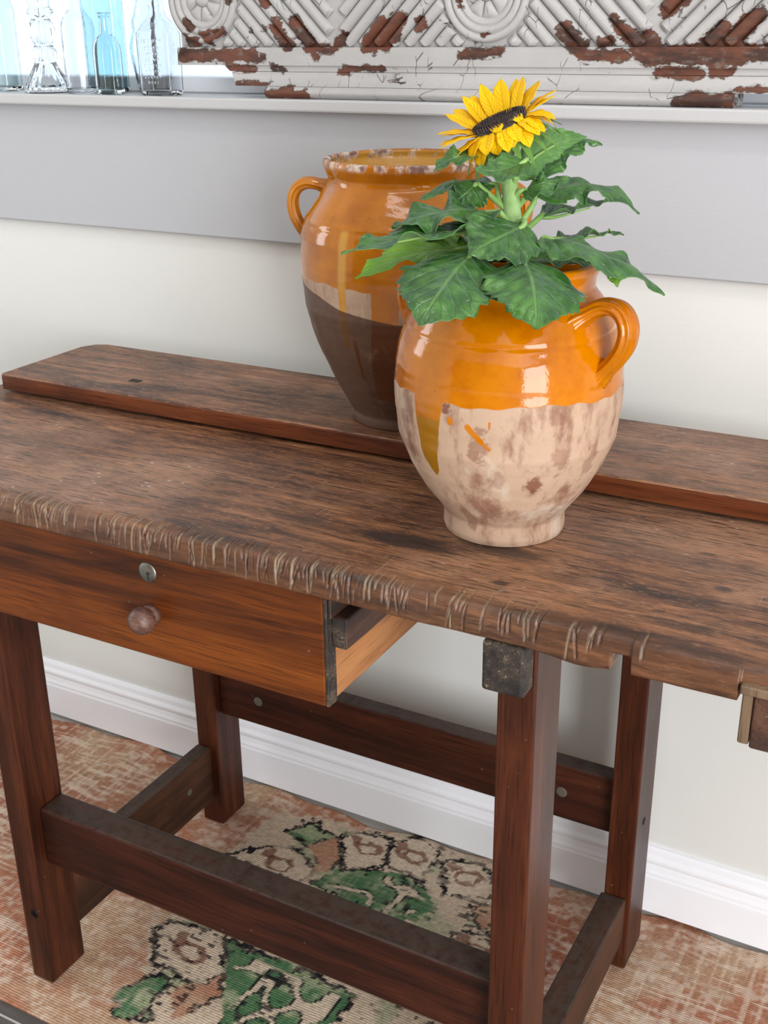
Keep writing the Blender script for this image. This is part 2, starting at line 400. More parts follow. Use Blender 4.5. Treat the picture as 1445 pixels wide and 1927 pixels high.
W_TOP = m_top('worn_bench_top', True)
W_PLANK = m_top('worn_back_plank', False)
W_DRAWER = m_wood('drawer_walnut', 'x', c(48, 19, 5), c(106, 52, 14), c(138, 74, 22), 0.38, 0.35, spec=0.3)
W_DSIDE = m_wood('drawer_side_wood', 'y', c(120, 70, 34), c(172, 112, 62), c(196, 136, 82), 0.5, 0.6)
W_LEG = m_wood('leg_wood', 'z', c(32, 13, 6), c(68, 31, 15), c(94, 48, 26), 0.38, 0.55, spec=0.3)
W_RAILX = m_wood('rail_wood_long', 'x', c(26, 10, 5), c(60, 26, 13), c(84, 40, 22), 0.42, 0.55, dust=0.6, spec=0.3)
W_RAILY = m_wood('rail_wood_cross', 'y', c(34, 19, 11), c(68, 40, 24), c(92, 56, 35), 0.5, 0.6, dust=0.6, spec=0.3)
W_BLOCK = m_wood('dirty_block', 'y', c(36, 24, 18), c(78, 48, 34), c(104, 70, 52), 0.5, 0.9)
def m_end():
    g = G('speckled_end_grain'); o = g.obj()
    n1 = g.noise(o, 45, 6, 0.65); n2 = g.noise(o, 420, 4, 0.7)
    col = g.ramp(n1, [(0.35, c(26, 20, 18)), (0.52, c(52, 42, 36)), (0.7, c(84, 70, 58))])
    col = g.mix(g.math('MULTIPLY', g.step(n2, 0.55, 0.68), g.step(n1, 0.4, 0.6)), col, c(150, 132, 100))
    g.set(Base_Color=col, Roughness=0.7); g.bump(g.math('ADD', n1, g.math('MULTIPLY', n2, 0.4)), 0.6, 0.002)
    return g.m
W_END = m_end()
W_END_OLD = m_wood('end_grain_dark', 'z', c(30, 24, 20), c(66, 54, 46), c(96, 82, 70), 0.6, 0.9)
W_KNOB = m_wood('knob_wood', 'x', c(52, 32, 26), c(92, 62, 52), c(122, 88, 74), 0.45, 0.3, scale=3)
W_JAW = m_wood('jaw_wood', 'z', c(78, 58, 44), c(122, 98, 74), c(150, 126, 98), 0.55, 0.8)
W_ORANGE = m_wood('orange_block', 'z', c(110, 54, 16), c(160, 88, 34), c(184, 112, 50), 0.45, 0.4)

def m_metal(name, col, rough):
    g = G(name); o = g.obj()
    g.set(Base_Color=g.mix(g.noise(o, 220, 4), col, tuple(x * 0.5 for x in col[:3]) + (1,)), Metallic=0.9, Roughness=rough)
    return g.m
M_LOCK = m_metal('old_nickel', c(150, 148, 138), 0.35)
M_BLACKMETAL = m_metal('black_iron', c(40, 38, 38), 0.5)
M_PEG = m_plain('grey_peg', c(96, 90, 80), 0.7, 0.3, 200, 0.4)

# ---------------------------------------------------------------- the setting
fl = struct(box('floor', -3.2, 2.2, -4.2, 0.0, -0.06, -0.0065, m_plain('subfloor', c(186, 180, 174), 0.6), bev=0), 'grey wooden floor')
def m_plank():
    g = G('grey_floor_plank'); o = g.obj()
    n1 = g.noise(g.scale(o, (3, 40, 40)), 1, 6, 0.6, 0.8)
    n2 = g.noise(g.scale(o, (12, 320, 320)), 1, 3)
    col = g.ramp(n1, [(0.3, c(92, 86, 84)), (0.55, c(128, 121, 118)), (0.75, c(150, 144, 140))])
    col = g.mix(g.math('MULTIPLY', g.step(n2, 0.5, 0.3), 0.5), col, c(70, 64, 62))
    g.set(Base_Color=col, Roughness=0.45); g.bump(n2, 0.3, 0.001)
    return g.m
M_PLANK = m_plank()
pv, pf = boxdata(-1.1, 1.1, -0.066, 0.066, -0.009, 0.0, 0.0015, 1)
plank_me = None
for j in range(10):
    for i, x in enumerate((-2.1 + (j % 3) * 0.45 - 1.0, 0.12 + (j % 3) * 0.45 - 1.0, 2.34 + (j % 3) * 0.45 - 1.6)):
        if j > 5 and i != 1: continue
        y = -0.58 - j * 0.1345
        if plank_me is None:
            o = make('floor_plank', pv, pf, M_PLANK, None, False); plank_me = o.data
        else:
            o = bpy.data.objects.new('floor_plank', plank_me); COL.objects.link(o)
        o.parent = fl; o.location = (min(max(x, -2.09), 1.09), y, -0.0015 - 0.0048 * 0 - 0.004)

# back wall: lower part below the window, the siding board on it, and the piers beside / above the opening
ZS0 = 1.1955                                    # underside of the sill
parts = [boxdata(-3.2, 2.2, 0.0, 0.14, -0.006, ZS0), boxdata(-3.2, -2.05, 0.0, 0.14, ZS0, 2.6), boxdata(0.55, 2.2, 0.0, 0.14, ZS0, 2.6), boxdata(-2.05, 0.55, 0.0, 0.14, 2.15, 2.6)]
v, f = merge(parts)
wb = struct(make('wall_back', v, f, M_WALL, None, False), 'white painted wall behind the bench')
# the siding board: slightly wedge shaped, its lower edge stands proud of the wall below
x0, x1 = -3.2, 2.2
prof = [(0.0, 1.0075), (-0.0145, 1.0065), (-0.0165, 1.0090), (-0.0130, ZS0), (0.0, ZS0)]
V = [(x, y, z) for x in (x0, x1) for (y, z) in prof]
Fc = [(i, (i + 1) % 5, (i + 1) % 5 + 5, i + 5) for i in range(5)] + [(4, 3, 2, 1, 0), (5, 6, 7, 8, 9)]
sb = make('siding_board', V, Fc, M_SIDING, wb, False)

# baseboard: swept profile
bp = [(0.0, 0.004), (-0.0165, 0.004), (-0.0165, 0.070), (-0.0150, 0.074), (-0.0150, 0.078), (-0.0125, 0.084), (-0.0105, 0.092), (-0.0125, 0.097), (-0.0125, 0.101), (-0.0085, 0.108), (-0.0070, 0.116), (-0.0050, 0.1205), (0.0, 0.1215)]
n = len(bp)
V = [(x, y, z) for x in (x0, x1) for (y, z) in bp]
Fc = [(i, i + 1, i + 1 + n, i + n) for i in range(n - 1)] + [tuple(range(n))[::-1], tuple(range(n, 2 * n))]
struct(make('baseboard_back', V, Fc, M_TRIM, None, False), 'white moulded baseboard')

# sill
sv_, sf_ = boxdata(-2.12, 0.62, -0.040, 0.10, ZS0 + 0.0002, 1.2125, 0.003, 2)
sill = struct(make('trim_1', sv_, sf_, M_SILL, None, False), 'white painted window sill shelf')

# window: frame, bars, pane
wf = [boxdata(-2.05, 0.55, 0.055, 0.10, 1.2128, 1.236, 0.002, 1), boxdata(-2.05, 0.55, 0.055, 0.10, 2.10, 2.149, 0.002, 1),
      boxdata(-2.0495, -2.0, 0.055, 0.10, 1.236, 2.10, 0.002, 1), boxdata(0.50, 0.5495, 0.055, 0.10, 1.236, 2.10, 0.002, 1)]
v, f = merge(wf)
win = struct(make('window_1', v, f, M_TRIM, None, False), 'white framed window above the sill')
for xm in (-1.512, -1.268, -0.75, -0.25, 0.2):
    box('window_bar', xm - 0.004, xm + 0.004, 0.072, 0.0765, 1.236, 2.10, M_MULL, win, 0.001, 1)
def m_pane():
    g = G('window_glass')
    tr = g.n('BsdfTransparent', Color=(0.97, 0.99, 1.0, 1))
    gl = g.n('BsdfGlossy', Color=(1, 1, 1, 1), Roughness=0.0)
    ms = g.n('MixShader'); ms.inputs[0].default_value = 0.05; g.nt.links.new(tr.outputs[0], ms.inputs[1]); g.nt.links.new(gl.outputs[0], ms.inputs[2])
    g.nt.links.new(ms.outputs[0], g.out.inputs[0])
    return g.m
M_PANE = m_pane()
box('window_pane', -2.0, 0.5, 0.080, 0.083, 1.236, 2.10, M_PANE, win, 0)

# the rest of the room (behind and beside the camera)
v, f = merge([boxdata(2.2, 2.32, -4.2, -4.06, 0, 2.6), boxdata(2.2, 2.32, -1.90, 0.14, 0, 2.6), boxdata(2.2, 2.32, -4.06, -1.90, 2.30, 2.6)])
struct(make('wall_right', v, f, M_ROOM, None, False))
v, f = merge([boxdata(-3.32, -3.2, -4.2, -1.12, 0, 2.6), boxdata(-3.32, -3.2, -0.48, 0.14, 0, 2.6), boxdata(-3.32, -3.2, -1.12, -0.48, 0, 1.05), boxdata(-3.32, -3.2, -1.12, -0.48, 2.2, 2.6)])
struct(make('wall_left', v, f, M_ROOM, None, False))
struct(box('wall_rear', -3.2, 2.2, -4.32, -4.2, 0, 2.6, m_plain('taupe_rear_wall', c(112, 104, 96), 0.8), bev=0))
struct(box('ceiling', -3.32, 2.32, -4.32, 0.14, 2.6, 2.7, M_CEIL, bev=0))
v, f = merge([boxdata(2.2, 2.26, -4.06, -4.0, 0, 2.3), boxdata(2.2, 2.26, -1.96, -1.90, 0, 2.3), boxdata(2.2, 2.26, -4.0, -1.96, 2.24, 2.3), boxdata(2.2, 2.26, -4.0, -1.96, 0, 0.06)])
struct(make('door_1', v, f, M_TRIM, None, False))
v, f = merge([boxdata(-3.26, -3.2, -1.12, -1.08, 1.05, 2.2), boxdata(-3.26, -3.2, -0.52, -0.48, 1.05, 2.2), boxdata(-3.26, -3.2, -1.08, -0.52, 2.16, 2.2), boxdata(-3.26, -3.2, -1.08, -0.52, 1.05, 1.09)])
struct(make('window_2', v, f, M_TRIM, None, False))

# ---------------------------------------------------------------- rug
def poly_sdf(px, py, poly):
    P = np.asarray(poly, float); n = len(P)
    d = np.full(px.shape, 1e9); inside = np.zeros(px.shape, bool)
    for i in range(n):
        a = P[i]; b = P[(i + 1) % n]
        e = b - a; wx = px - a[0]; wy = py - a[1]
        t = np.clip((wx * e[0] + wy * e[1]) / (e @ e), 0, 1)
        d = np.minimum(d, np.hypot(wx - t * e[0], wy - t * e[1]))
        cnd = (a[1] > py) != (b[1] > py)
        with np.errstate(divide='ignore', invalid='ignore'):
            xi = (b[0] - a[0]) * (py - a[1]) / (b[1] - a[1] + 1e-12) + a[0]
        inside ^= cnd & (px < xi)
    return np.where(inside, -d, d)

RUG = dict(
 ground=[(-1.02,-.211),(-1.02,-.075),(-.91,-.034),(-.76,-.004),(-.615,.002),(-.519,-.063),(-.478,-.218),(-.497,-.361),(-.556,-.481),(-.679,-.546),(-.822,-.62),(-.907,-.60),(-.99,-.47),(-1.03,-.414),(-.99,-.307)],
 flower=[[(-1.018,-.411),(-1.012,-.386),(-.981,-.375),(-.92,-.37),(-.907,-.38),(-.863,-.439),(-.875,-.455),(-.9,-.476),(-.933,-.471),(-.976,-.463)],
         [(-1.02,-.211),(-.979,-.162),(-.924,-.141),(-.883,-.161),(-.865,-.185),(-.878,-.213),(-.921,-.218),(-.97,-.215)],
         [(-.876,-.065),(-.848,-.031),(-.804,-.027),(-.783,-.056),(-.77,-.117),(-.832,-.149)],
         [(-.787,-.05),(-.755,-.014),(-.715,-.013),(-.696,-.063),(-.701,-.11),(-.737,-.107),(-.766,-.107)],
         [(-.69,-.05),(-.64,-.03),(-.60,-.05),(-.60,-.11),(-.65,-.125)],
         [(-.60,-.20),(-.55,-.17),(-.50,-.20),(-.52,-.26),(-.58,-.27)],
         [(-.66,-.47),(-.60,-.44),(-.56,-.46),(-.58,-.52),(-.64,-.53)]],
 tan=[[(-.909,-.122),(-.876,-.073),(-.846,-.12),(-.848,-.172),(-.872,-.17)],
      [(-.922,-.495),(-.89,-.468),(-.866,-.44),(-.848,-.47),(-.865,-.512),(-.878,-.541)],
      [(-.60,-.13),(-.55,-.10),(-.52,-.14),(-.57,-.17)],
      [(-.845,-.60),(-.80,-.58),(-.79,-.62),(-.83,-.63)]],
 green=[[(-.913,-.375),(-.834,-.372),(-.772,-.375),(-.705,-.374),(-.669,-.382),(-.671,-.437),(-.72,-.53),(-.783,-.58),(-.832,-.474),(-.848,-.471),(-.873,-.427)],
        [(-.857,-.206),(-.838,-.156),(-.793,-.129),(-.752,-.115),(-.702,-.117),(-.663,-.139),(-.646,-.164),(-.666,-.207),(-.725,-.228),(-.807,-.212)],
        [(-.964,-.103),(-.939,-.058),(-.908,-.074),(-.876,-.073),(-.909,-.122),(-.929,-.125)],
        [(-.958,-.575),(-.985,-.54),(-.968,-.499),(-.953,-.471),(-.928,-.493),(-.926,-.526),(-.916,-.557)],
        [(-.96,-.28),(-.92,-.25),(-.86,-.27),(-.86,-.33),(-.93,-.345)],
        [(-.66,-.26),(-.60,-.24),(-.56,-.30),(-.60,-.36),(-.66,-.33)],
        [(-.40,-.30),(-.36,-.27),(-.34,-.31),(-.37,-.35)]])

def build_rug():
    nx, ny = 900, 262
    xs = np.linspace(-1.62, 0.42, nx); ys = np.linspace(-0.628, -0.013, ny)
    X, Y = np.meshgrid(xs, ys)
    # knots: the colour pattern is stepped like a weave
    kx, ky = 0.0042, 0.0030
    QX = np.round(X / kx) * kx; QY = np.round(Y / ky) * ky
    jag = (vnoise(QX, QY, 95, 3) - 0.5) * 0.016
    jag2 = (vnoise(QX, QY, 260, 4) - 0.5) * 0.008
    rust = np.array(c(172, 116, 90)[:3]); rust2 = np.array(c(150, 90, 68)[:3]); tan = np.array(c(182, 150, 122)[:3])
    cream = np.array(c(206, 188, 166)[:3]); green = np.array(c(78, 116, 80)[:3]); lgreen = np.array(c(150, 160, 126)[:3]); black = np.array(c(26, 24, 30)[:3])
    brown = np.array(c(112, 66, 50)[:3])
    mixc = lambda a, b, t: a * (1 - t[..., None]) + b * t[..., None]
    base = mixc(np.broadcast_to(rust, X.shape + (3,)), np.broadcast_to(tan, X.shape + (3,)), smooth1(vnoise(X, Y, 9, 11) + 0.4 * vnoise(X, Y, 30, 12), 0.45, 0.95))
    base = mixc(base, rust2, smooth1(vnoise(X, Y, 7, 13), 0.55, 0.85) * 0.8)
    gs = poly_sdf(QX, QY, RUG['ground']) + jag * 1.5
    col = mixc(base, cream * 0.95, smooth1(gs, 0.004, -0.006) * 0.9)
    col = mixc(col, lgreen, smooth1(gs, -0.01, -0.03) * smooth1(vnoise(QX, QY, 26, 17), 0.55, 0.75) * 0.7)
    line = lambda s, w: smooth1(np.abs(s), w, w * 0.4)
    for p in RUG['green']:
        s = poly_sdf(QX, QY, p) + jag
        t = smooth1(s, 0.002, -0.002)
        gg = mixc(np.broadcast_to(green, X.shape + (3,)), lgreen, smooth1(vnoise(QX, QY, 34, 21) + 0.35 * vnoise(QX, QY, 120, 22), 0.62, 0.95))
        col = mixc(col, gg, t)
        col = mixc(col, black, line(s + jag2, 0.0062) * smooth1(vnoise(QX, QY, 24, 24), 0.18, 0.4))
    for k, p in enumerate(RUG['flower']):
        s = poly_sdf(QX, QY, p) + jag * 0.7
        col = mixc(col, cream, smooth1(s, 0.002, -0.002) * 0.95)
        pc = np.mean(p, 0)
        s2 = np.abs(np.hypot((QX - pc[0]) * 0.8, (QY - pc[1]) * 1.2) + jag * 0.8 - 0.017) - 0.003
        col = mixc(col, brown, smooth1(s2, 0.003, 0.0) * 0.85)
        s3 = np.hypot(QX - pc[0] + 0.03, QY - pc[1] - 0.014) + jag - 0.011
        col = mixc(col, brown, smooth1(s3, 0.002, -0.001) * 0.8)
        col = mixc(col, black, line(s + jag2, 0.0060) * smooth1(vnoise(QX, QY, 22, 31 + k), 0.2, 0.45))
    for p in RUG['tan']:
        s = poly_sdf(QX, QY, p) + jag * 0.8
        col = mixc(col, mixc(np.broadcast_to(tan, X.shape + (3,)), rust, vnoise(QX, QY, 40, 41)), smooth1(s, 0.002, -0.002) * 0.9)
        col = mixc(col, black, line(s + jag2, 0.0045) * smooth1(vnoise(QX, QY, 22, 45), 0.25, 0.5) * 0.9)
    # fine vine lines inside the green fields
    wob = np.abs(vnoise(QX, QY, 30, 51) - 0.5) + jag2 * 4
    ing = np.minimum(poly_sdf(QX, QY, RUG['green'][0]), poly_sdf(QX, QY, RUG['green'][1]))
    col = mixc(col, cream, smooth1(wob, 0.10, 0.05) * smooth1(ing, -0.012, -0.02))
    col = mixc(col, black, (smooth1(wob, 0.15, 0.12) - smooth1(wob, 0.10, 0.07)) * smooth1(ing, -0.010, -0.016) * 0.95)
    # short dark teeth scattered over the cream field
    dash = smooth1(vnoise(QX * 0.8, QY * 1.6, 150, 61), 0.70, 0.76) * smooth1(vnoise(QX, QY, 14, 62), 0.5, 0.62) * smooth1(gs, 0.0, -0.02)
    col = mixc(col, black, dash * 0.85)
    # dark floral traces left of the bench leg
    s = np.abs(vnoise(QX, QY, 20, 71) - 0.5)
    lm = smooth1(np.hypot(QX + 1.27, QY + 0.33), 0.10, 0.05)
    col = mixc(col, black, smooth1(s, 0.06, 0.03) * lm)
    # wear: pale warp threads showing through, along and across
    wx = vnoise(X, Y * 0.06, 220, 81); wy = vnoise(X * 0.10, Y, 210, 82)
    patch = smooth1(vnoise(X, Y, 5, 83) + 0.4 * vnoise(X, Y, 16, 84), 0.45, 0.95)
    wear = (smooth1(wx, 0.55, 0.9) * 0.55 + smooth1(wy, 0.5, 0.9) * 0.75) * (0.25 + 0.75 * patch)
    outside = smooth1(gs, -0.02, 0.02)
    col = mixc(col, np.array(c(214, 192, 172)[:3]), np.clip(wear * 1.25, 0, 1) * (0.30 + 0.62 * outside))
    kn = rng.random((400, 700))
    kv = kn[(np.round(QY / ky).astype(int)) % 400, (np.round(QX / kx).astype(int)) % 700]
    col = col * (0.80 + 0.36 * kv)[..., None]
    mot = smooth1(vnoise(X, Y * 1.5, 60, 95) * 0.6 + vnoise(X, Y, 140, 96) * 0.5, 0.55, 0.85)
    col = mixc(col, np.array(c(216, 198, 180)[:3]), mot * outside * 0.55)
    # gentle ripples of the cloth, wavy rear edge
    Z = 0.0012 * np.sin(X * 23 + Y * 6) * smooth1(Y, -0.30, -0.02) + 0.0012 * (vnoise(X, Y, 12, 91) - 0.5) - 0.0018
    lift = np.exp(-((X + 1.35) / 0.05) ** 2) * smooth1(Y, -0.12, -0.02) * 0.006
    Z = Z + lift
    edge = 0.006 * np.sin(X * 17) + 0.005 * np.sin(X * 41 + 1) + 0.006 * (vnoise(X, 0 * X, 9, 92) - 0.5)
    Y2 = Y + (edge - 0.006) * smooth1(Y, -0.15, -0.013)
    top = np.stack([X, Y2, Z], -1).reshape(-1, 3)
    F1 = grid_faces(nx, ny)
    nb = len(top)
    ring = [i for i in range(nx)] + [j * nx + nx - 1 for j in range(1, ny)] + [(ny - 1) * nx + i for i in range(nx - 2, -1, -1)] + [j * nx for j in range(ny - 2, 0, -1)]
    low = top[ring].copy(); low[:, 2] = -0.0064
    V = np.concatenate([top, low]); m = len(ring)
    F2 = [(ring[k], nb + k, nb + (k + 1) % m, ring[(k + 1) % m]) for k in range(m)]
    F2.append(tuple(range(nb, nb + m)))
    o = make('rug', V, F1 + F2, None, None, True)
    cc = np.concatenate([col.reshape(-1, 3), np.tile(np.array(c(60, 44, 36)[:3]), (m, 1))])
    at = o.data.attributes.new('pattern', 'FLOAT_COLOR', 'POINT'); cc = cc * 1.14
    at.data.foreach_set('color', np.concatenate([np.clip(cc, 0, 1), np.ones((len(cc), 1))], 1).astype(np.float32).ravel())
    g = G('rug_weave'); ob = g.obj()
    w1 = g.n('TexWave', {'wave_type': 'BANDS', 'bands_direction': 'Y'}, Vector=ob, Scale=75, Distortion=1.5, Detail=1).outputs['Fac']
    w2 = g.n('TexWave', {'wave_type': 'BANDS', 'bands_direction': 'X'}, Vector=ob, Scale=95, Distortion=1.0, Detail=1).outputs['Fac']
    th = g.math('MULTIPLY', w1, g.math('ADD', g.math('MULTIPLY', w2, 0.5), 0.5))
    colr = g.mix(g.step(th, 0.55, 0.05), g.attrc('pattern'), c(70, 46, 38), 'MULTIPLY')
    colr = g.mix(0.30, g.attrc('pattern'), colr)
    g.set(Base_Color=colr, Roughness=0.95, Specular_IOR_Level=0.15)
    g.bump(th, 0.45, 0.0015)
    o.data.materials.append(g.m)
    return tag(o, 'faded rust and green floral runner rug on the floor under the workbench', 'rug')
build_rug()

# ---------------------------------------------------------------- workbench
ZT, ZP = 0.805, 0.833
bench = thing('workbench', (-0.6, -0.34, 0.0), 'antique brown wooden workbench with a drawer and a raised back plank', 'workbench')

def build_top():
    x0, x1 = -1.345, 0.14
    nx = 1900
    xs = np.linspace(x0, x1, nx)
    yf, zb, rad = -0.598, 0.768, 0.008
    prof = [(-0.262, zb), (-0.44, zb), (-0.55, zb), (-0.575, zb), (-0.588, zb + 0.0004), (yf + 0.002, zb + 0.001)]
    for t in np.linspace(0.06, 1, 11):
        prof.append((yf, zb + 0.0015 + t * (ZT - rad - zb - 0.0015)))
    for a in np.linspace(15, 90, 7):
        prof.append((yf + rad - rad * math.cos(math.radians(a)), ZT - rad + rad * math.sin(math.radians(a))))
    prof += [(yf + rad + 0.004, ZT), (yf + rad + 0.009, ZT), (yf + rad + 0.016, ZT)]
    ny_top = 60
    for t in np.linspace(0, 1, ny_top)[1:]:
        prof.append((yf + rad + 0.016 + t * (-0.262 - yf - rad - 0.016), ZT))
    prof = np.array(prof); npf = len(prof)
    P = np.tile(prof[None], (nx, 1, 1))
    X = np.tile(xs[:, None], (1, npf))
    Y = P[..., 0].copy(); Z = P[..., 1].copy()
    fr = smooth1(Y, yf + 0.030, yf + 0.004) * smooth1(Z, zb - 0.001, zb + 0.002)
    cut = np.zeros_like(X)
    r2 = np.random.default_rng(12)
    # saw cuts along the front edge
    xc = -1.33
    while xc < -0.26:
        dens = 0.0028 if xc < -0.48 else 0.0075
        xc += r2.exponential(dens) + 0.0012
        slope = r2.normal(0, 0.10) + (0.12 if r2.random() < 0.3 else 0)
        zt = ZT + 0.004
        zl = zb + r2.uniform(0.000, 0.026)
        depth = r2.uniform(0.0008, 0.0030); w = r2.uniform(0.0006, 0.0015)
        reach = r2.uniform(0.0, 0.020)
        dx = np.abs(X - xc - slope * (Z - ZT))
        k = smooth1(dx, w * 1.6, w * 0.4) * smooth1(Z, zl - 0.002, zl + 0.003) * smooth1(Y, yf + 0.012 + reach, yf + 0.004 + reach * 0.6)
        Y += k * depth * smooth1(Z, zb, zb + 0.004)
        Z -= k * depth * 0.6 * smooth1(Z, ZT - 0.010, ZT - 0.001)
        cut = np.maximum(cut, k * r2.choice([0.25, 0.4, 0.55, 0.75, 1.0]))
    # worn, wavy arris
    wob = (vnoise(X, 0 * X, 28, 5) - 0.5)
    arr = smooth1(Y, yf + 0.025, yf) * smooth1(Z, ZT - 0.022, ZT)
    Y += arr * (0.003 + wob * 0.006); Z -= arr * (0.0015 + wob * 0.003)
    Y += fr * (vnoise(X, Z, 60, 6) - 0.5) * 0.0022
    # broken lower edge: lump, notch, the newer flat patch to the right of the notch, a cut for the vise
    low = smooth1(Z, zb + 0.020, zb + 0.001) * smooth1(Y, yf + 0.06, yf + 0.03)
    Z -= low * 0.0045 * np.exp(-((X + 0.295) / 0.028) ** 2)
    Z += low * 0.012 * smooth1(np.abs(X + 0.2555), 0.0105, 0.0075)
    Y += low * 0.020 * smooth1(np.abs(X + 0.2555), 0.0105, 0.0075)
    flatp = smooth1(X, -0.2465, -0.2450) * smooth1(X, -0.150, -0.152)
    Y -= fr * flatp * 0.003
    Z += low * 0.016 * smooth1(X, -0.1515, -0.1490)
    Y += low * 0.004 * smooth1(X, -0.1515, -0.1490)
    # gentle undulation of the surface
    topm = smooth1(Z, ZT - 0.006, ZT - 0.001)
    Z += topm * (vnoise(X, Y, 9, 8) - 1.0) * 0.0018 * smooth1(Y, -0.30, -0.36)
    # black stains
    st = np.zeros_like(X)
    for sx, sy, lx, ly, a in [(-0.52, -0.50, 0.075, 0.020, 1.0), (-0.43, -0.475, 0.055, 0.018, 0.9), (-0.66, -0.50, 0.055, 0.012, 0.75), (-1.16, -0.335, 0.09, 0.016, 0.7),
                              (-0.74, -0.345, 0.05, 0.016, 0.5), (-0.90, -0.40, 0.05, 0.02, 0.4), (-0.395, -0.545, 0.011, 0.007, 1.0), (-0.20, -0.46, 0.012, 0.006, 0.8), (-0.30, -0.40, 0.10, 0.02, 0.45), (-0.62, -0.33, 0.16, 0.014, 0.5)]:
        st = np.maximum(st, a * np.exp(-(((X - sx) / lx) ** 2 + ((Y - sy) / ly) ** 2)))
    V = np.stack([X, Y, Z], -1).reshape(-1, 3)
    Fc = []
    for i in range(nx - 1):
        for j in range(npf - 1):
            a = i * npf + j
            Fc.append((a, a + npf, a + npf + 1, a + 1))
        a = i * npf
        Fc.append((a + npf - 1, a + 2 * npf - 1, a + npf, a))
    Fc.append(tuple(range(npf))); Fc.append(tuple(range((nx - 1) * npf, nx * npf))[::-1])
    o = make('bench_top', V, Fc, W_TOP, bench, True, {'cut': cut, 'stain': st, 'front': fr})
    o['label'] = 'scarred front plank with saw cuts along its edge'
    return o
build_top()

def build_plank():
    """raised rear plank with eased edges and clipped back corner"""
    x0, x1, y0, y1 = -1.317, 0.14, -0.290, -0.082
    outl = [(x0 + 0.004, y0), (x1, y0), (x1, y1), (x0 + 0.030, y1), (x0 + 0.012, y1 - 0.009), (x0, y1 - 0.032), (x0, y0 + 0.004)]
    bm = bmesh.new()
    lo = [bm.verts.new((x, y, ZT + 0.0048)) for x, y in outl]
    f0 = bm.faces.new(lo)
    r = bmesh.ops.extrude_face_region(bm, geom=[f0])
    for e in r['geom']:
        if isinstance(e, bmesh.types.BMVert): e.co.z = ZP
    bmesh.ops.recalc_face_normals(bm, faces=bm.faces[:])
    bmesh.ops.bevel(bm, geom=[e for e in bm.edges if all(v.co.z > ZT + 0.01 for v in e.verts)], offset=0.004, segments=3, affect='EDGES', profile=0.5)
    v = np.array([q.co[:] for q in bm.verts]); bm.verts.index_update(); f = [[q.index for q in p.verts] for p in bm.faces]
    bm.free()
    edge_w = m_wood('plank_edge_wood', 'x', c(46, 20, 9), c(96, 47, 23), c(124, 68, 36), 0.42, 0.5, spec=0.35)
    mi = []
    for q in f:
        a_, b_, c_ = (np.array(v[q[t]]) for t in (0, 1, 2)); nn = np.cross(b_ - a_, c_ - a_); nn = nn / (np.linalg.norm(nn) + 1e-12)
        mi.append(1 if abs(nn[2]) < 0.3 else 0)
    o = make('back_plank', v, f, None, bench, False, mats=[W_PLANK, edge_w], mat_idx=mi)
    o['label'] = 'raised rear plank'
    # square mortise as a dark plate, the hole's shade put in its colour
    h = make('mortise', *boxdata(-1.117, -1.098, -0.236, -0.224, ZP - 0.002, ZP + 0.0004, 0), M_DARK, o, False)
build_plank()

def leg(x0, x1, y0, y1, ztop):
    return box('leg', x0, x1, y0, y1, 0.0, ztop, W_LEG, bench, 0.0028, 2)
LFL = leg(-1.118, -1.079, -0.572, -0.502, 0.633)
LBL = leg(-1.117, -1.075, -0.148, -0.080, 0.8097)
LBR = leg(-0.381, -0.341, -0.150, -0.072, 0.8097)
LFR = leg(-0.385, -0.344, -0.571, -0.498, 0.766)
box('front_stretcher', -1.0785, -0.3855, -0.550, -0.505, 0.207, 0.300, W_RAILX, bench, 0.004, 2)
box('back_stretcher', -1.0745, -0.3815, -0.131, -0.100, 0.221, 0.313, W_RAILX, bench, 0.003, 2)
box('side_stretcher', -1.117, -1.088, -0.5015, -0.1485, 0.052, 0.158, W_RAILY, bench, 0.003, 2)
box('side_stretcher', -0.385, -0.347, -0.4975, -0.1505, 0.052, 0.131, W_RAILY, bench, 0.003, 2)
# cross beams under the top
box('cross_beam', -0.391, -0.3465, -0.5985, -0.5715, 0.713, 0.7675, W_END, bench, 0.004, 2)
box('cross_beam', -0.391, -0.3855, -0.5715, -0.0825, 0.713, 0.7675, W_BLOCK, bench, 0.001, 1)
box('cross_beam', -1.118, -1.079, -0.5015, -0.1485, 0.72, 0.7675, W_BLOCK, bench, 0.002, 1)
box('centre_batten', -1.26, 0.10, -0.330, -0.240, 0.7500, 0.7672, W_RAILX, bench, 0.001, 1)
box('back_rail', -1.0745, -0.3815, -0.130, -0.105, 0.72, 0.8097, W_RAILX, bench, 0.002, 1)
# pegs and bolts
def disc(name, center, r, depth, axis, mat, parent, seg=20):
    """low domed disc facing -y ('y') or +x ('x')"""
    pr = [(0.0001, depth), (r * 0.6, depth * 0.92), (r * 0.92, depth * 0.6), (r, 0.0), (r, -0.003)]
    v, f = lathe(pr, (0, 0, 0), seg)
    if axis == 'y': v = np.stack([v[:, 0], -v[:, 2], v[:, 1]], 1)
    else: v = np.stack([v[:, 2], v[:, 0], v[:, 1]], 1)
    return make(name, v + np.array(center), [q[::-1] if axis != 'y' else q for q in f], mat, parent, True)
disc('peg', (-0.9958, -0.131, 0.267), 0.0085, 0.001, 'y', M_PEG, bench)
disc('peg', (-0.4606, -0.131, 0.267), 0.0085, 0.001, 'y', M_PEG, bench)
disc('bolt', (-1.095, -0.572, 0.125), 0.007, 0.0016, 'y', M_BLACKMETAL, bench)
disc('bolt', (-0.366, -0.571, 0.262), 0.003, 0.001, 'y', M_PEG, bench)
disc('bolt', (-0.341, -0.112, 0.245), 0.006, 0.0014, 'x', M_BLACKMETAL, bench)
disc('peg', (-1.088, -0.215, 0.108), 0.006, 0.001, 'x', M_PEG, bench)

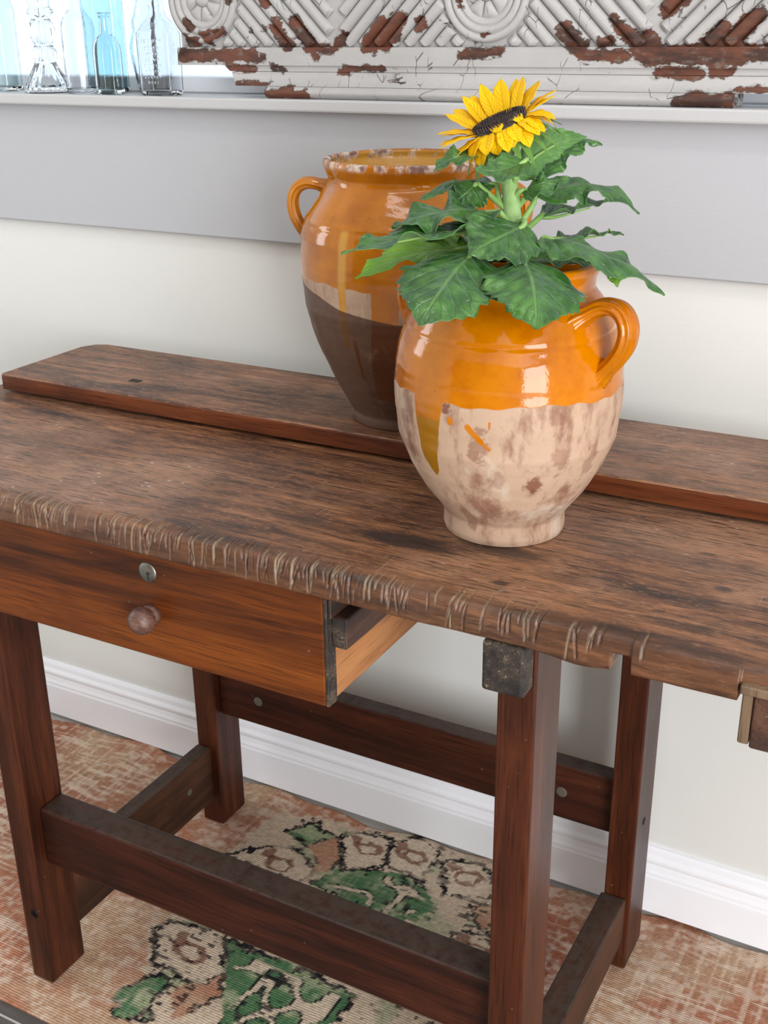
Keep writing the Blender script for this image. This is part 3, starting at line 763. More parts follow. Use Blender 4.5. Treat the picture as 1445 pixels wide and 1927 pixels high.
# drawer
YD = -0.588
drw = box('drawer', -1.30, -0.5745, YD, YD + 0.018, 0.634, 0.7672, W_DRAWER, bench, 0.002, 2)
drw['label'] = 'reddish brown drawer front'
box('drawer_edge', -0.5745, -0.5705, YD + 0.0005, YD + 0.018, 0.6335, 0.766, W_END, drw, 0.0008, 1)
box('drawer_side', -0.588, -0.5722, YD + 0.018, -0.15, 0.636, 0.764, W_DSIDE, drw, 0.001, 1)
box('drawer_bottom', -1.29, -0.588, YD + 0.018, -0.15, 0.640, 0.648, W_DSIDE, drw, 0.0005, 1)
kp = [(0.0005, -0.0365), (0.005, -0.036), (0.010, -0.0335), (0.0145, -0.0285), (0.0162, -0.022), (0.0150, -0.016), (0.0115, -0.012), (0.0100, -0.010), (0.0118, -0.0085), (0.0125, -0.006), (0.0118, -0.003), (0.0105, 0.0)]
kv, kf = lathe(kp, (0, 0, 0), 36)
kv = np.stack([kv[:, 0], kv[:, 2], kv[:, 1]], 1)
kn = make('knob', kv + np.array((-0.801, YD, 0.693)), [q[::-1] for q in kf], W_KNOB, drw)
kn['label'] = 'turned wooden knob'
lk = disc('lock', (-0.8045, YD, 0.7435), 0.0125, 0.0022, 'y', M_LOCK, drw, 32)
lk['label'] = 'round tarnished metal lock'
v, f = merge([boxdata(-0.8055, -0.8035, YD - 0.0027, YD - 0.0018, 0.736, 0.7425), boxdata(-0.8066, -0.8024, YD - 0.0027, YD - 0.0018, 0.7425, 0.7455, 0.0008, 1)])
make('keyhole', v + np.array((0.002, 0, -0.001)), f, M_DARK, drw, False)  # keyhole laid on as dark plates, its inner shade given by their colour
disc('screw', (-0.8365, YD, 0.699), 0.0016, 0.0004, 'y', M_PEG, drw, 10)

# runner beside the drawer, small orange block behind it
box('drawer_runner', -0.5700, -0.5520, -0.577, -0.475, 0.7035, 0.7400, W_BLOCK, bench, 0.0025, 2)
box('runner_end', -0.5698, -0.5522, -0.5785, -0.5765, 0.7040, 0.7395, W_END, bench, 0.0008, 1)
box('drawer_runner', -0.5700, -0.5400, -0.4750, -0.20, 0.7200, 0.7400, W_ORANGE, bench, 0.001, 1)
box('guide_rail', -0.5698, -0.5660, -0.586, -0.20, 0.7405, 0.7678, W_BLOCK, bench, 0.0008, 1)
# vise remnants hanging at the right of the front edge
box('vise_jaw', -0.1470, -0.1375, -0.602, -0.560, 0.7300, 0.7835, W_JAW, bench, 0.0012, 1)
box('vise_jaw', -0.1365, 0.030, -0.604, -0.566, 0.7285, 0.7815, W_BLOCK, bench, 0.0015, 1)
box('vise_block', -0.1490, 0.030, -0.6055, -0.594, 0.7800, 0.7885, W_JAW, bench, 0.0012, 1)

# ---------------------------------------------------------------- jars
JF = [(0,.0635),(.006,.0652),(.016,.0645),(.022,.0650),(.03,.0705),(.05,.0853),(.08,.1027),(.11,.1140),(.14,.1180),(.165,.1185),(.185,.1175),(.205,.1137),(.225,.1070),(.240,.0995),(.250,.0925),(.256,.0872),(.262,.0845),(.270,.0855),(.280,.0888),(.285,.0880)]
JB = [(0,.0733),(.008,.0740),(.014,.0735),(.03,.083),(.06,.0978),(.09,.1115),(.12,.1229),(.15,.130),(.18,.1337),(.21,.1352),(.235,.1340),(.255,.1290),(.272,.118),(.288,.106),(.298,.0985),(.305,.0975),(.313,.1020),(.319,.1045),(.324,.1035)]

def jar_mesh(prof, center, ang0, wall, seg, wobseed):
    pr = np.array(prof)
    zz = np.concatenate([np.linspace(0, 0.03, 24), np.linspace(0.03, pr[-1, 0] - 0.07, 150)[1:], np.linspace(pr[-1, 0] - 0.07, pr[-1, 0], 70)[1:]])
    # smoothed interpolation
    fine = np.linspace(0, pr[-1, 0], 1500)
    rf = np.interp(fine, pr[:, 0], pr[:, 1])
    k = np.hanning(41); k /= k.sum()
    rs = np.convolve(np.pad(rf, 20, mode='edge'), k, 'valid')
    rr = np.interp(zz, fine, rs)
    H = pr[-1, 0]
    # rim roll then the inside
    rim = [(rr[-1] - 0.0015, H + 0.0018), (rr[-1] - 0.004, H + 0.0024), (rr[-1] - 0.0068, H + 0.0015), (rr[-1] - 0.0085, H - 0.001)]
    zi = np.linspace(H - 0.004, 0.012, 60)
    ri = np.maximum(np.interp(zi, fine, rs) - wall, 0.02)
    outer = list(zip(rr, zz))
    allp = [(0.0, 0.002), (rr[0] * 0.5, 0.001), (rr[0] - 0.003, 0.0)] + outer + rim + list(zip(ri, zi)) + [(0.0, 0.012)]
    P = np.array(allp)
    inner = np.zeros(len(P)); inner[3 + len(outer) + len(rim) - 1:] = 1
    th = np.linspace(-math.pi, math.pi, seg, endpoint=False)
    PH, RR = np.meshgrid(th, P[:, 0]); _, ZZ = np.meshgrid(th, P[:, 1])
    # hand-thrown irregularity
    wob = 1 + 0.006 * np.sin(PH * 2 + 1.0 + wobseed) * smooth1(ZZ, 0.05, 0.2) + 0.0035 * np.sin(PH * 3 + wobseed * 2)
    rings = 0.00007 * np.sin(ZZ * 520 + 1.5 * np.sin(PH)) + 0.0003 * np.sin(ZZ * 130 + wobseed + 0.6 * np.sin(PH + 1))
    crease = -0.0009 * np.exp(-((ZZ - H * 0.78) / 0.0025) ** 2)
    RR2 = np.where(RR > 0.03, RR * wob + rings + crease, RR)
    A = PH + ang0
    V = np.stack([center[0] + RR2 * np.cos(A), center[1] + RR2 * np.sin(A), center[2] + ZZ], -1).reshape(-1, 3)
    F = grid_faces(seg, len(P), True)
    IN = np.tile(inner[:, None], (1, seg))
    return V, F, np.degrees(PH), ZZ, IN, H

def glaze_mat(name, glaze, glaze2, olive, clay, claydark, chalk, big):
    g = G(name); o = g.obj()
    n1 = g.noise(o, 16, 6, 0.65)
    n2 = g.noise(o, 75, 5, 0.6)
    n3 = g.noise(g.scale(o, (34, 34, 14)), 1.0, 6, 0.65)
    n4 = g.noise(g.scale(o, (22, 22, 9)), 1.0, 5, 0.6, 0.5)
    edge = g.math('ADD', g.attr('glaze'), g.math('MULTIPLY', g.math('SUBTRACT', n2, 0.5), 0.0022))
    mk = g.step(edge, -0.0005, 0.0005)
    gc = g.mix(g.step(n1, 0.35, 0.7), glaze, glaze2)
    gc = g.mix(g.attr('olive'), gc, olive)
    spk = g.step(g.vor(o, 95), 0.10, 0.05)
    spk = g.math('MULTIPLY', spk, g.step(g.noise(o, 30, 2), 0.52, 0.6))
    gc = g.mix(g.math('MULTIPLY', spk, 0.8), gc, c(66, 34, 10))
    cl = g.mix(g.math('MULTIPLY', g.step(n3, 0.47, 0.66), 0.85), clay, claydark)
    cl = g.mix(g.math('MULTIPLY', g.step(n4, 0.56, 0.72), 0.75), cl, chalk)
    cl = g.mix(g.math('MULTIPLY', g.step(n2, 0.60, 0.75), 0.35), cl, claydark)
    cl = g.mix(g.attr('spot'), cl, c(116, 66, 44))
    col = g.mix(mk, cl, gc)
    # chips on the rim
    chip = g.math('MULTIPLY', g.attr('rim'), g.step(g.math('ADD', n3, g.math('MULTIPLY', n2, 0.3)), 0.58 if big else 0.70, 0.66 if big else 0.76))
    chipc = g.mix(g.step(n2, 0.45, 0.6), c(206, 186, 172), c(126, 92, 84))
    col = g.mix(chip, col, chipc)
    dk = g.attr('dark')
    dm = g.step(dk, -0.0006, 0.0006)
    dcol = g.mix(g.math('ADD', 0.45, g.math('MULTIPLY', n3, 0.35)), col, c(62, 36, 24), 'MIX')
    dcol = g.mix(0.38, g.mix(1.0, col, c(146, 126, 116), 'MULTIPLY'), c(84, 66, 54))
    if big:
        pale = g.step(g.math('ADD', g.math('MULTIPLY', n4, 0.6), g.math('MULTIPLY', n2, 0.4)), 0.56, 0.68)
        dcol = g.mix(g.math('MULTIPLY', pale, 0.40), dcol, c(150, 122, 100))
    col = g.mix(g.math('MULTIPLY', dm, 1.0), col, dcol)
    gm = g.math('MULTIPLY', mk, g.math('SUBTRACT', 1.0, chip))
    ro = g.mixf(gm, 0.72, 0.07)
    ro = g.mixf(g.math('MULTIPLY', dm, 0.8), ro, 0.42)
    g.set(Base_Color=col, Roughness=ro, Specular_IOR_Level=0.42, IOR=1.5)
    h = g.math('ADD', g.math('MULTIPLY', n1, 1.0), g.math('ADD', g.math('MULTIPLY', n2, g.mixf(mk, 0.6, 0.10)), g.math('MULTIPLY', mk, 0.4)))
    g.bump(h, 0.35, 0.0022)
    return g.m

G_FRONT = glaze_mat('front_jar_glaze', c(196, 114, 0), c(168, 86, 0), c(146, 98, 6), c(184, 154, 130), c(128, 86, 68), c(206, 190, 172), False)
G_BIG = glaze_mat('back_jar_glaze', c(186, 112, 8), c(158, 88, 2), c(198, 148, 62), c(182, 154, 132), c(150, 116, 98), c(214, 196, 176), True)

def strap(center, ang0, ph, pts, r, mat, parent, wide):
    """ridged handle: pts are (rho, z, dphi) in the plane of azimuth ph"""
    P = []
    for rho, z, dph in pts:
        a = ang0 + math.radians(ph + dph)
        P.append((center[0] + rho * math.cos(a), center[1] + rho * math.sin(a), center[2] + z))
    path = catmull(P, 44)
    a = ang0 + math.radians(ph)
    side = (-math.sin(a), math.cos(a), 0)
    t = np.linspace(0, 1, 44)
    rad = r * (1 + 0.75 * smooth1(t, 0.16, 0.0) + 0.35 * smooth1(t, 0.82, 1.0))
    V, F = tube(path, rad, 64, 0.07, wide, side)
    z = np.zeros(len(V)); one = np.ones(len(V))
    return make('handle', V, F, mat, parent, True, {'glaze': one * 0.02, 'olive': z + 0.12, 'spot': z, 'rim': z, 'dark': z - 0.02})

def sdf_seg(x, y, x0, y0, x1, y1, w):
    ex, ey = x1 - x0, y1 - y0
    t = np.clip(((x - x0) * ex + (y - y0) * ey) / (ex * ex + ey * ey + 1e-12), 0, 1)
    return w - np.hypot(x - x0 - t * ex, y - y0 - t * ey)

def front_jar():
    ctr = (-0.449, -0.411, ZT + 0.0004); ang = math.radians(-67.593)
    J = thing('confit_jar', ctr, 'ochre glazed clay jar with pale unglazed lower half, holding the sunflower', 'jar')
    V, F, PH, Z, IN, H = jar_mesh(JF, ctr, ang, 0.007, 480, 0.3)
    S = PH * math.radians(1) * 0.116            # arc length
    zb = 0.1675 + 0.002 * np.sin(PH * 0.09) + 0.001 * np.sin(PH * 0.4) - 0.002 * smooth1(np.abs(PH + 62), 14, 6)
    gl = Z - zb
    # long drip at the left
    pl = np.interp(Z, [.070, .083, .090, .101, .119, .141, .1665, .20], [-41, -41.8, -44.4, -46.9, -48.2, -49.6, -51, -51])
    prr = np.interp(Z, [.070, .083, .090, .1142, .1436, .165, .20], [-41, -41.2, -38.6, -36.0, -33.8, -31.9, -31.5])
    d = np.minimum(PH - pl, prr - PH) * math.radians(1) * 0.116
    d = np.where(Z < 0.082, -0.01, d)
    gl = np.maximum(gl, d)
    k = math.radians(1) * 0.116
    gl = np.maximum(gl, sdf_seg(S, Z, -18.6 * k, .1462, -12 * k, .132, .0030))
    gl = np.maximum(gl, sdf_seg(S, Z, -12 * k, .132, -8.0 * k, .1245, .0016))
    gl = np.maximum(gl, sdf_seg(S, Z, -27.8 * k, .151, -27.6 * k, .1485, .0032))
    gl = np.maximum(gl, sdf_seg(S, Z, -8.0 * k, .153, -8.0 * k, .147, .0010))
    gl = np.where(IN > 0, 0.02, gl)
    ol = 0.75 * smooth1(np.minimum(PH - np.interp(Z, [.08, .17, .26], [-52, -49, -50]), np.interp(Z, [.08, .17, .26], [-30, -31, -29]) - PH), -3, 5) * smooth1(Z, 0.262, 0.235)
    ol = ol * (0.35 + 0.65 * smooth1(Z, 0.150, 0.140)) + 0.5 * smooth1(Z, 0.150, 0.144) * (PH < -28) * (PH > -55)
    ol = np.clip(ol * (1 - IN), 0, 0.95)
    sp = np.zeros_like(S)
    for p_, z_, r_, a_ in [(-30, .160, .006, .9), (23.4, .1565, .008, .35), (-13, .128, .012, .55), (-14, .117, .010, .6), (16, .082, .009, .85), (-62, .125, .012, .5), (-60, .10, .010, .5), (38, .06, .012, .4), (48, .10, .010, .4), (-30, .030, .010, .5), (-2, .09, .006, .3), (28, .11, .012, .45)]:
        dd = np.hypot(S - p_ * k, (Z - z_) * 0.6) + 0.010 * (vnoise(S, Z, 110, 5) - 0.5) + 0.006 * (vnoise(S, Z, 420, 6) - 0.5)
        sp = np.maximum(sp, a_ * smooth1(dd, r_, r_ * 0.6))
    rim = smooth1(Z, H - 0.006, H) * (1 - 0 * IN)
    body = make('jar_body', V, F, G_FRONT, J, True, {'glaze': gl, 'olive': ol, 'spot': sp, 'rim': rim, 'dark': np.full(Z.shape, -0.02)})
    pts = [(.086, .236, -9), (.098, .246, -5), (.114, .2555, -1), (.130, .2535, 0), (.1395, .240, 0), (.138, .222, 0), (.128, .2055, 0), (.1155, .192, 0), (.1085, .183, 0)]
    strap(ctr, ang, 52, pts, 0.0082, G_FRONT, J, 1.5)
    strap(ctr, ang, -126, [(a, b, -cc) for a, b, cc in pts], 0.0080, G_FRONT, J, 1.4)
    # potting soil
    gs = G('potting_soil'); o = gs.obj(); n = gs.noise(o, 160, 6, 0.7)
    gs.set(Base_Color=gs.ramp(n, [(0.35, c(24, 16, 12)), (0.7, c(62, 44, 32))]), Roughness=0.95); gs.bump(n, 1.0, 0.004)
    nr, na = 14, 48
    VV = [(ctr[0] + 0.0785 * (i + 0.001) / (nr - 1) * math.cos(a), ctr[1] + 0.0785 * i / (nr - 1) * math.sin(a), ctr[2] + 0.252 + 0.004 * math.sin(i * 3.1 + a * 5) * (i < nr - 1)) for i in range(nr) for a in np.linspace(0, 2 * math.pi, na, endpoint=False)]
    make('soil', VV, grid_faces(na, nr, True), gs.m, J)
    return J
front_jar()

def big_jar():
    ctr = (-0.6805, -0.191, ZP + 0.0004); ang = math.radians(-62.532)
    J = thing('confit_jar', ctr, 'tall amber glazed clay jar with dark brown lower half, standing empty behind', 'jar')
    V, F, PH, Z, IN, H = jar_mesh(JB, ctr, ang, 0.007, 480, 1.1)
    k = math.radians(1) * 0.131
    S = PH * k
    gl = Z - (0.1895 + 0.0016 * np.sin(PH * 0.11 + 1) + 0.0012 * np.sin(PH * 0.37))
    gl = np.maximum(gl, sdf_seg(S, Z, -34.8 * k, .20, -36.5 * k, .120, .0052))
    gl = np.maximum(gl, sdf_seg(S, Z, -30.8 * k, .125, -31 * k, .075, .0030))
    w = np.minimum(PH - np.interp(Z, [0, .05, .0859, .15, .19], [-26, -24.5, -23.0, -18.9, -18.6]), np.interp(Z, [0, .06, .15, .1838, .20], [2, 0, -5, -4.0, -2]) - PH) * k
    gl = np.maximum(gl, np.where(Z < 0.045, -0.01, w))
    gl = np.maximum(gl, sdf_seg(S, Z, -8 * k, .155, -13.5 * k, .132, .0035))
    gl = np.where(IN > 0, 0.02, gl)
    line = np.interp(PH, [-180, -90, -76, -53.6, -37.7, -18.8, -6.2, 30, 90, 180], [.178, .186, .1815, .1738, .162, .1549, .1497, .146, .150, .178])
    dark = np.where(IN > 0, -0.02, line - Z)
    ol = 0.8 * smooth1(sdf_seg(S, Z, -34 * k, .25, -36 * k, .12, .008), 0, 0.005) * (1 - IN) + 0.8 * IN
    sp = np.zeros_like(S)
    rim = np.where(IN > 0, smooth1(Z, H - 0.012, H - 0.001), smooth1(Z, H - 0.009, H - 0.002))
    make('jar_body', V, F, G_BIG, J, True, {'glaze': gl, 'olive': ol, 'spot': sp, 'rim': rim, 'dark': dark})
    pts = [(.098, .283, -6), (.112, .2905, -3), (.128, .2935, 0), (.1415, .2865, 0), (.1475, .272, 0), (.1455, .255, 0), (.1385, .241, 0), (.1315, .231, 0), (.127, .224, 0)]
    strap(ctr, ang, -102, pts, 0.0072, G_BIG, J, 1.45)
    strap(ctr, ang, 76, [(a, b, -cc) for a, b, cc in pts], 0.0072, G_BIG, J, 1.45)
    return J
big_jar()

# ---------------------------------------------------------------- sunflower
def m_leaf(name, col, col2, vein, trans, rough, spec=0.5):
    g = G(name); o = g.obj()
    lu, lv = g.attr('lu'), g.attr('lv')
    au = g.math('ABSOLUTE', lu)
    mid = g.step(au, 0.075, 0.02)
    lat = g.math('FRACT', g.math('SUBTRACT', g.math('MULTIPLY', lv, 7.0), g.math('MULTIPLY', au, 2.2)))
    latd = g.math('ABSOLUTE', g.math('SUBTRACT', lat, 0.5))
    latm = g.math('MULTIPLY', g.step(latd, 0.09, 0.02), g.step(au, 1.0, 0.75))
    n1 = g.noise(o, 55, 5, 0.6); n2 = g.noise(o, 260, 3)
    cc = g.mix(g.step(n1, 0.35, 0.7), col, col2)
    cc = g.mix(g.math('MULTIPLY', g.math('MAXIMUM', mid, g.math('MULTIPLY', latm, 0.5)), 0.7), cc, vein)
    g.set(Base_Color=cc, Roughness=rough, Specular_IOR_Level=spec, Sheen_Weight=0.22 if spec > 0.4 else 0.0, Sheen_Roughness=0.4, Sheen_Tint=(0.85, 0.96, 1.0, 1))
    h = g.math('ADD', g.math('MULTIPLY', n1, 0.8), g.math('ADD', g.math('MULTIPLY', n2, 0.12), g.math('MULTIPLY', g.math('MAXIMUM', mid, latm), -0.6)))
    nrm = g.bump(h, 0.7, 0.003)
    if trans:
        tl = g.n('BsdfTranslucent', Color=trans, Normal=nrm)
        ms = g.n('MixShader'); ms.inputs[0].default_value = 0.32
        g.nt.links.new(g.b.outputs[0], ms.inputs[1]); g.nt.links.new(tl.outputs[0], ms.inputs[2])
        g.nt.links.new(ms.outputs[0], g.out.inputs[0])
    return g.m
LEAF_T = m_leaf('leaf_upper', c(40, 86, 30), c(84, 136, 54), c(108, 154, 78), c(100, 160, 10), 0.25, 0.8)
LEAF_B = m_leaf('leaf_under', c(96, 142, 78), c(112, 158, 86), c(160, 190, 120), c(110, 170, 40), 0.55)
LIME_T = m_leaf('leaf_lime_upper', c(104, 156, 34), c(132, 180, 46), c(170, 200, 90), c(140, 190, 30), 0.42)
PETIOLE = m_leaf('petiole_green', c(124, 164, 84), c(146, 180, 100), c(150, 184, 110), None, 0.5)
STEMM = m_leaf('stem_green', c(130, 166, 98), c(152, 184, 120), c(160, 190, 130), None, 0.6)
PETAL = m_leaf('petal_yellow', c(255, 206, 2), c(255, 216, 10), c(250, 186, 0), c(255, 206, 0), 0.5, 0.3)
SEPAL = m_leaf('sepal_green', c(100, 148, 50), c(124, 168, 66), c(150, 186, 90), c(120, 170, 40), 0.5)

def blade(name, mid, hw, nrm, ruffle, mats, parent, fold=0.0, shape='leaf', serr=0.10, nu=15, nv=40, seed=0, thick=0.0006):
    P = catmull(mid, nv)
    T = np.gradient(P, axis=0); T /= np.linalg.norm(T, axis=1)[:, None]
    s = np.linspace(0, 1, nv)
    if shape == 'leaf':
        w = np.interp(s, [0, .05, .12, .22, .34, .48, .64, .80, .92, 1.0], [.14, .52, .82, .98, 1.0, .92, .72, .44, .18, .01])
    elif shape == 'petal':
        w = np.interp(s, [0, .1, .25, .45, .62, .8, .92, 1.0], [.42, .62, .86, 1.0, .95, .68, .34, .02])
    else:
        w = np.interp(s, [0, .1, .3, .6, .85, 1.0], [.8, 1.0, .85, .5, .18, .01])
    w = np.convolve(np.pad(w, 1, mode='edge'), [.25, .5, .25], 'valid'); w[-1] = 0.01
    t = np.linspace(-1, 1, nu)
    ph = seed * 1.7
    V = np.zeros((nv, nu, 3)); N0 = np.array(nrm, float)
    for i in range(nv):
        side = np.cross(T[i], N0); side /= np.linalg.norm(side)
        nn = np.cross(side, T[i])
        saw = 1.0 + serr * (((s[i] * 11 + 0.3 * math.sin(seed)) % 1.0) - 0.5) * (0.15 < s[i] < 0.97)
        ww = hw * w[i] * saw
        asym = 1 + 0.10 * np.sign(t) * math.sin(seed * 2.3)
        x = t * ww * asym
        off = fold * np.abs(x) + ruffle * (np.abs(t) ** 1.7) * np.sin(s[i] * 17 + ph + 1.3 * np.sign(t)) * min(1, w[i] * 1.3) + ruffle * 0.25 * np.sin(s[i] * 31 + t * 3 + ph) * np.abs(t)
        if shape == 'leaf':
            off = off + 0.0011 * np.cos(2 * math.pi * (s[i] * 7 - np.abs(t) * 2.2)) * np.sin(np.pi * np.abs(t)) * (hw / 0.04) * w[i]
        V[i] = P[i] + x[:, None] * side + off[:, None] * nn
    # normals for the thickness
    du = np.gradient(V, axis=1); dv = np.gradient(V, axis=0)
    nr = np.cross(du, dv); nr /= (np.linalg.norm(nr, axis=2)[..., None] + 1e-12)
    if (nr.reshape(-1, 3) @ N0).mean() < 0: nr = -nr; flip = True
    else: flip = False
    top = V.reshape(-1, 3); bot = (V - nr * thick).reshape(-1, 3)
    F = grid_faces(nu, nv); n = nu * nv
    F1 = [q[::-1] for q in F] if flip else F
    F2 = [tuple(i + n for i in q[::-1]) for q in F1]
    ring = list(range(nu)) + [j * nu + nu - 1 for j in range(1, nv)] + [(nv - 1) * nu + i for i in range(nu - 2, -1, -1)] + [j * nu for j in range(nv - 2, 0, -1)]
    m = len(ring)
    F3 = [(ring[i], ring[(i + 1) % m], ring[(i + 1) % m] + n, ring[i] + n) for i in range(m)]
    if not flip: F3 = [q[::-1] for q in F3]
    LU = np.tile(t[None], (nv, 1)).ravel(); LV = np.tile(s[:, None], (1, nu)).ravel()
    idx = [0] * len(F1) + [1] * (len(F2) + len(F3))
    return make(name, np.concatenate([top, bot]), F1 + F2 + F3, None, parent, True, {'lu': np.concatenate([LU, LU]), 'lv': np.concatenate([LV, LV])}, mats=mats, mat_idx=idx)

def sunflower():
    S = thing('sunflower_plant', STEM[0], 'yellow sunflower with broad green leaves growing out of the front jar', 'plant')
    path = catmull(STEM, 40)
    tt = np.linspace(0, 1, 40)
    rad = np.interp(tt, [0, .3, .6, .85, 1.0], [.0085, .0085, .0080, .0095, .0155])
    v, f = tube(path, rad, 16, 0.03)
    z = np.zeros(len(v))
    make('stem', v, f, STEMM, S, True, {'lu': z + 0.5, 'lv': z})
    for i, (pet, mid, hw, nrm, ru, kind, fold) in enumerate(LEAVES):
        mats = [LIME_T if kind else LEAF_T, LIME_T if kind else LEAF_B]
        lf = blade('leaf', mid, hw, nrm, ru, mats, S, fold, 'leaf', 0.16, 25, 84, i)
        pp = np.array([pet[0], pet[1], mid[0]] if len(pet) > 1 else [pet[0], mid[0]])
        m1 = catmull(mid, 64)
        pp = np.vstack([pp, m1[[10, 22]] - np.array(nrm) * 0.0030, m1[40] - np.array(nrm) * 0.0022])
        pv, pf = tube(catmull(pp, 26), np.interp(np.linspace(0, 1, 26), [0, .4, 1], [.0032, .0026, .0008]), 8)
        z = np.zeros(len(pv))
        make('petiole', pv, pf, PETIOLE, lf, True, {'lu': z + 0.5, 'lv': z})
    # flower head
    C = np.array(FLOWER_C); E1 = np.array(FLOWER_E1); E2 = np.array(FLOWER_E2); N = np.array(FLOWER_N)
    RD = 0.0275
    # receptacle (green underside)
    rp = [(0.0002, -0.020), (0.010, -0.019), (0.018, -0.015), (0.0235, -0.009), (RD, -0.003), (RD - 0.001, 0.0)]
    rv, rf = lathe(rp, (0, 0, 0), 32)
    rv = C + rv[:, 0:1] * E1 + rv[:, 1:2] * E2 + rv[:, 2:3] * N
    z = np.zeros(len(rv))
    head = make('flower_head', rv, rf, SEPAL, S, True, {'lu': z + 0.5, 'lv': z})
    gd = G('seed_disc'); o = gd.obj()
    gd.set(Base_Color=gd.mix(gd.noise(o, 300, 4), c(20, 14, 18), c(50, 26, 22)), Roughness=0.6)
    dp = [(RD, 0.0), (RD - 0.001, 0.003), (RD * .8, 0.0055), (RD * .5, 0.0050), (RD * .25, 0.0042), (0.0002, 0.004)]
    dv_, df = lathe(dp, (0, 0, 0), 40)
    make('seed_disc', C + dv_[:, 0:1] * E1 + dv_[:, 1:2] * E2 + dv_[:, 2:3] * N, df, gd.m, head)
    # florets: tiny studs in a spiral
    VV, FF, nn_ = [], [], 0
    for k in range(420):
        rr = RD * 0.97 * math.sqrt((k + 0.5) / 420); a = k * 2.39996
        h = np.interp(rr / RD, [0, .25, .5, .8, 1.0], [.004, .0042, .005, .0056, .003])
        hh = 0.0014 if rr < RD * 0.72 else 0.0042
        w = 0.0008
        base = C + rr * math.cos(a) * E1 + rr * math.sin(a) * E2 + (h - 0.0005) * N
        tipd = N * hh + (math.cos(a) * E1 + math.sin(a) * E2) * (0.0012 if rr > RD * 0.72 else 0)
        q = [base + w * (E1 + E2), base + w * (-E1 + E2), base + w * (-E1 - E2), base + w * (E1 - E2)]
        tp = [base + tipd + 0.55 * (x - base) for x in q]
        VV += q + tp; b = nn_; nn_ += 8
        FF += [(b, b + 1, b + 5, b + 4), (b + 1, b + 2, b + 6, b + 5), (b + 2, b + 3, b + 7, b + 6), (b + 3, b, b + 4, b + 7), (b + 4, b + 5, b + 6, b + 7)]
    fo = make('florets', VV, FF, gd.m, head, False); fo['kind'] = 'stuff'
    r3 = np.random.default_rng(5)
    npet = 30
    for k in range(npet):
        a = 2 * math.pi * (k + 0.25 * r3.uniform(-1, 1)) / npet
        d = math.cos(a) * E1 + math.sin(a) * E2
        sn = math.sin(a); cs = math.cos(a)
        back = max(0, sn); front = max(0, -sn)
        elev = 6 + 44 * back - 46 * front + 14 * max(0, cs) - 2 * max(0, -cs) + r3.uniform(-7, 7) + (9 if k % 2 else -3)
        ln = 0.038 + 0.004 * r3.uniform(-1, 1) + 0.006 * back - 0.015 * front
        hw = 0.0082 + 0.001 * r3.uniform(-1, 1)
        el = math.radians(elev)
        curl = -0.22 if front > 0.4 else 0.05 * r3.uniform(-1, 1) - 0.06
        p0 = C + d * (RD - 0.002) + N * 0.0008 * (k % 2)
        pts = []
        for t in np.linspace(0, 1, 6):
            e = el + curl * t * 2
            pts.append(p0 + ln * t * (math.cos(e) * d + math.sin(e) * N))
        nrm = -math.sin(el) * d + math.cos(el) * N
        blade('petal', pts, hw, nrm, 0.0005, [PETAL, PETAL], head, 0.16, 'petal', 0.0, 9, 20, k, 0.0004)
    for (a_deg, ln, el) in [(-112, .017, 100), (-62, .015, 95)]:      # petals curled in over the disc
        a = math.radians(a_deg); d = math.cos(a) * E1 + math.sin(a) * E2
        p0 = C + d * (RD + 0.001)
        pts = [p0 + ln * t * (math.cos(math.radians(el + 70 * t)) * d + math.sin(math.radians(el + 70 * t)) * N) for t in np.linspace(0, 1, 6)]
        blade('petal', pts, 0.0075, -d, 0.0005, [PETAL, PETAL], head, 0.1, 'petal', 0.0, 9, 20, 3, 0.0004)
    for k in range(20):
        a = 2 * math.pi * (k + 0.3 * r3.uniform(-1, 1)) / 20
        d = math.cos(a) * E1 + math.sin(a) * E2
        el = math.radians(-14 + 16 * max(0, math.sin(a)) - 26 * max(0, -math.sin(a)) + r3.uniform(-10, 10))
        ln = 0.036 + r3.uniform(-.006, .008) + 0.008 * max(0, math.cos(a))
        p0 = C + d * (RD - 0.006) - N * 0.007
        pts = [p0 + ln * t * (math.cos(el - 0.4 * t) * d + math.sin(el - 0.4 * t) * N) for t in np.linspace(0, 1, 5)]
        blade('sepal', pts, 0.0062, N, 0.0008, [SEPAL, SEPAL], head, 0.15, 'sepal', 0.0, 7, 16, k, 0.0005)
    return S
sunflower()

